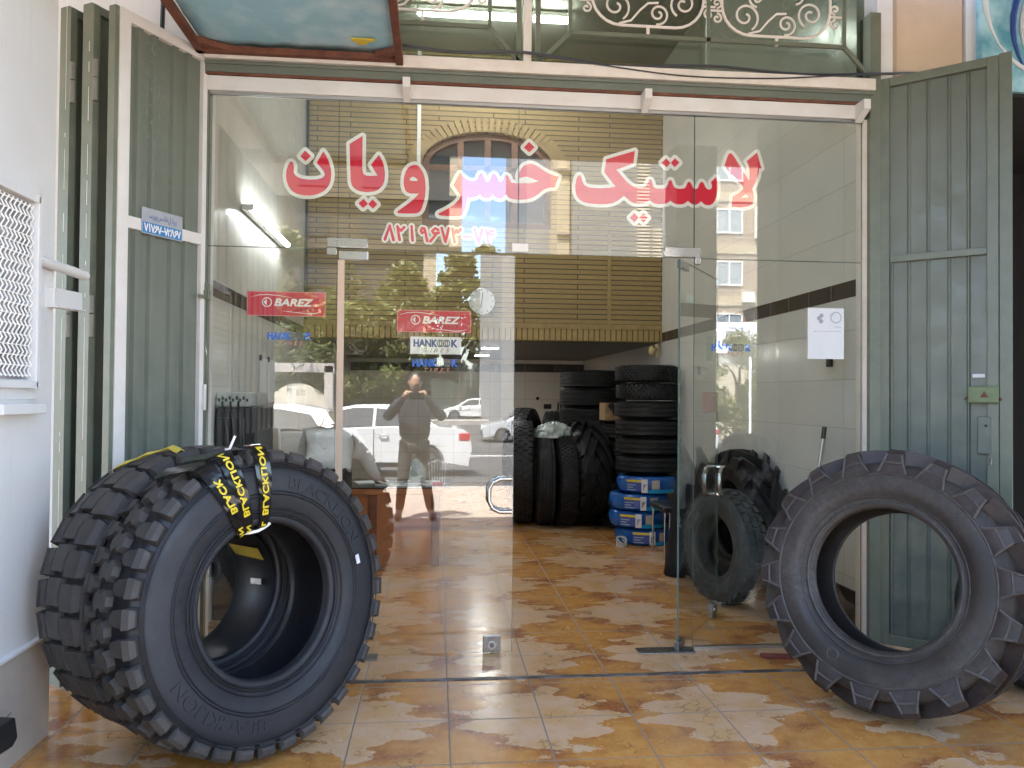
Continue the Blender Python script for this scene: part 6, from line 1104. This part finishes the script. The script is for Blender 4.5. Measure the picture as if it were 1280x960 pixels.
building('apartment_building', 'beige balconied building left of the reflected sky', -26, 1.9, -58, 10, 27, m_brownf, [(-21, -18.6, 6, 8), (-16, -13.6, 6, 8), (-11, -8.6, 6, 8), (-6, -3.6, 6, 8), (-21, -18.6, 10, 12), (-16, -13.6, 10, 12), (-11, -8.6, 10, 12), (-6, -3.6, 10, 12), (-21, -18.6, 14, 16), (-16, -13.6, 14, 16), (-11, -8.6, 14, 16), (-6, -3.6, 14, 16), (-11, -8.6, 18, 20), (-6, -3.6, 18, 20)], [(-26, 1.9, z, z+.4, .5, m_brownf) for z in (4.6, 8.8, 12.9, 17, 21)]+[(.9, 1.9, 0, 27, .3, m_beige)], m_brownf)
building('apartment_building', 'narrow grey building right of the reflected sky', 4.4, 6.0, -34, 12, 17, m_greyf)
building('apartment_building', 'beige pilastered building between the grey one and the brick one', 5.55, 6.15, -31.5, 2.3, 18, m_beige, (), [(5.55, 6.15, z, z+.15, .12, m_tan) for z in (3, 6, 9, 12, 15)])
building('apartment_building', 'pale grey brick building with a strip of white shutters, reflected right of the sky', 6.2, 11.5, -31, 9, 19, m_gbrick, (), [(9.25, 9.85, 3+.16*i, 3.09+.16*i, .05, m_cream) for i in range(60)]+[(10.0, 10.45, 3+.16*i, 3.09+.16*i, .05, m_cream) for i in range(40)])
wn_ = []
for z in (5.0, 8.1, 11.2, 14.3): wn_ += [(15.6, 18.0, z, z+1.45), (18.9, 20.0, z, z+1.45), (21, 23.4, z, z+1.45)]
ap = building('apartment_building', 'tan brick apartment block with white framed windows, reflected in the right panes', 15.2, 25, -40, 10, 18, m_tan, wn_, [(15.2, 25, z, z+.55, .05, m_beige) for z in (3.6, 6.9, 10.0, 13.1)])
g = G(); g.box(2.7-4.3+.2, 4.6-4.3, .07, .5, 11.4, 13.3); g.obj('white_box', m_vwhite, ap, 0)
g = G()
for i in range(11): g.box(-.55, .25, .502, .53, 11.75+.13*i, 11.80+.13*i)
g.obj('louvre', m_grey, ap, 0)
g = G(); g.box(-2.2, -1.5, .05, .4, 7.6, 8.2); g.obj('cooler', m_white, ap, 0)
building('water_tower', 'brown brick tower block far behind the trees', 3.2, 4.7, -70, 2, 11.9, mat('brown_brick', (.24, .17, .13), .85), [(3.4, 4.5, 10.4, 11)])
sg = thing('shop_sign', 'long white shop sign with blue Persian lettering, reflected in the right pane', 'sign', (13.2, -28.2, -.5), R(4))
g = G(); g.box(-2.6, 2.8, -.25, 0, 3.9, 5.25); g.obj('board', m_vwhite, sg, 0)
g = G(); text(g, '\uFEB3\uFEAE\uFEED\uFEF3\uFEB2 \uFE91\uFEAE\uFE8D\uFEA9\uFEAD\uFE8D\uFEE5', (0, 0, 0), width=3.6, height=.62, offset=.02, fn=lambda x, y: (.2-x, .01, 4.38+y)); g.obj('writing', m_blue, sg, 0)
g = G(); g.box(-.75, .35, .002, .06, 4.82, 5.16); pq = g.obj('plaque', m_paper, sg, 0, bevel=.05)
g = G(); text(g, '\uFE97\uFEEE\uFE97\uFEEE\uFEE1', (0, 0, 0), width=.8, height=.18, fn=lambda x, y: (-.2-x, .065, 4.99+y)); g.obj('writing', m_navy, pq, 0)
g = G(); g.box(-2.6, -2.3, -.2, .0, .0, 3.9); g.box(2.5, 2.8, -.2, 0, 0, 3.9); g.box(-2.3, 2.5, -.24, -.2, .0, 3.9); g.obj('shop_wall', m_cream, sg, 0)
g = G(); g.cyl((11.0, -22, -.5), (11.0, -22, 2.9), .045, n=10); tag(g.obj('sign_pole', m_vwhite), 'thin white pole in front of the low reflected trees', 'pole')
# left: wall with cream gates
bw = thing('boundary_wall', 'wall with cream perforated gates across the road, reflected in the left fixed pane', 'wall', (-5.2, -26, -.55))
g = G()
for x in (-4.5, -1.3, 1.1): g.box(x-.16, x+.16, -.2, .2, 0, 3.1)
g.box(-4.7, 1.3, -.2, .2, 2.85, 3.2); g.obj('frame', m_stone, bw, 0)
for x0, x1 in ((-4.3, -1.5), (-1.1, .95)):
    n_ = 10; w_ = x1-x0; g = G(); outer = [(x0, .1)]+[(x1, .1)]+[(x1-w_*i/n_, 1.95+.5*math.sin(math.pi*i/n_)) for i in range(n_+1)]
    hs = []
    for i in range(6):
        for j in range(3):
            cx = x0+.25+(w_-.5)*i/5+(.08 if j % 2 else 0); cz = .75+.38*j; hs.append([(cx-.06, cz-.04), (cx+.06, cz-.04), (cx+.06, cz+.04), (cx-.06, cz+.04)])
    g.prism(outer, hs, -.03, .03); g.obj('gate', m_cream, bw, 0)
tree('dark hedge tree above the cream gates', -6.0, -27.5, -.5, 4.6, 4.4, (m_leaf, m_leafd), 2400, .45, None, .14)
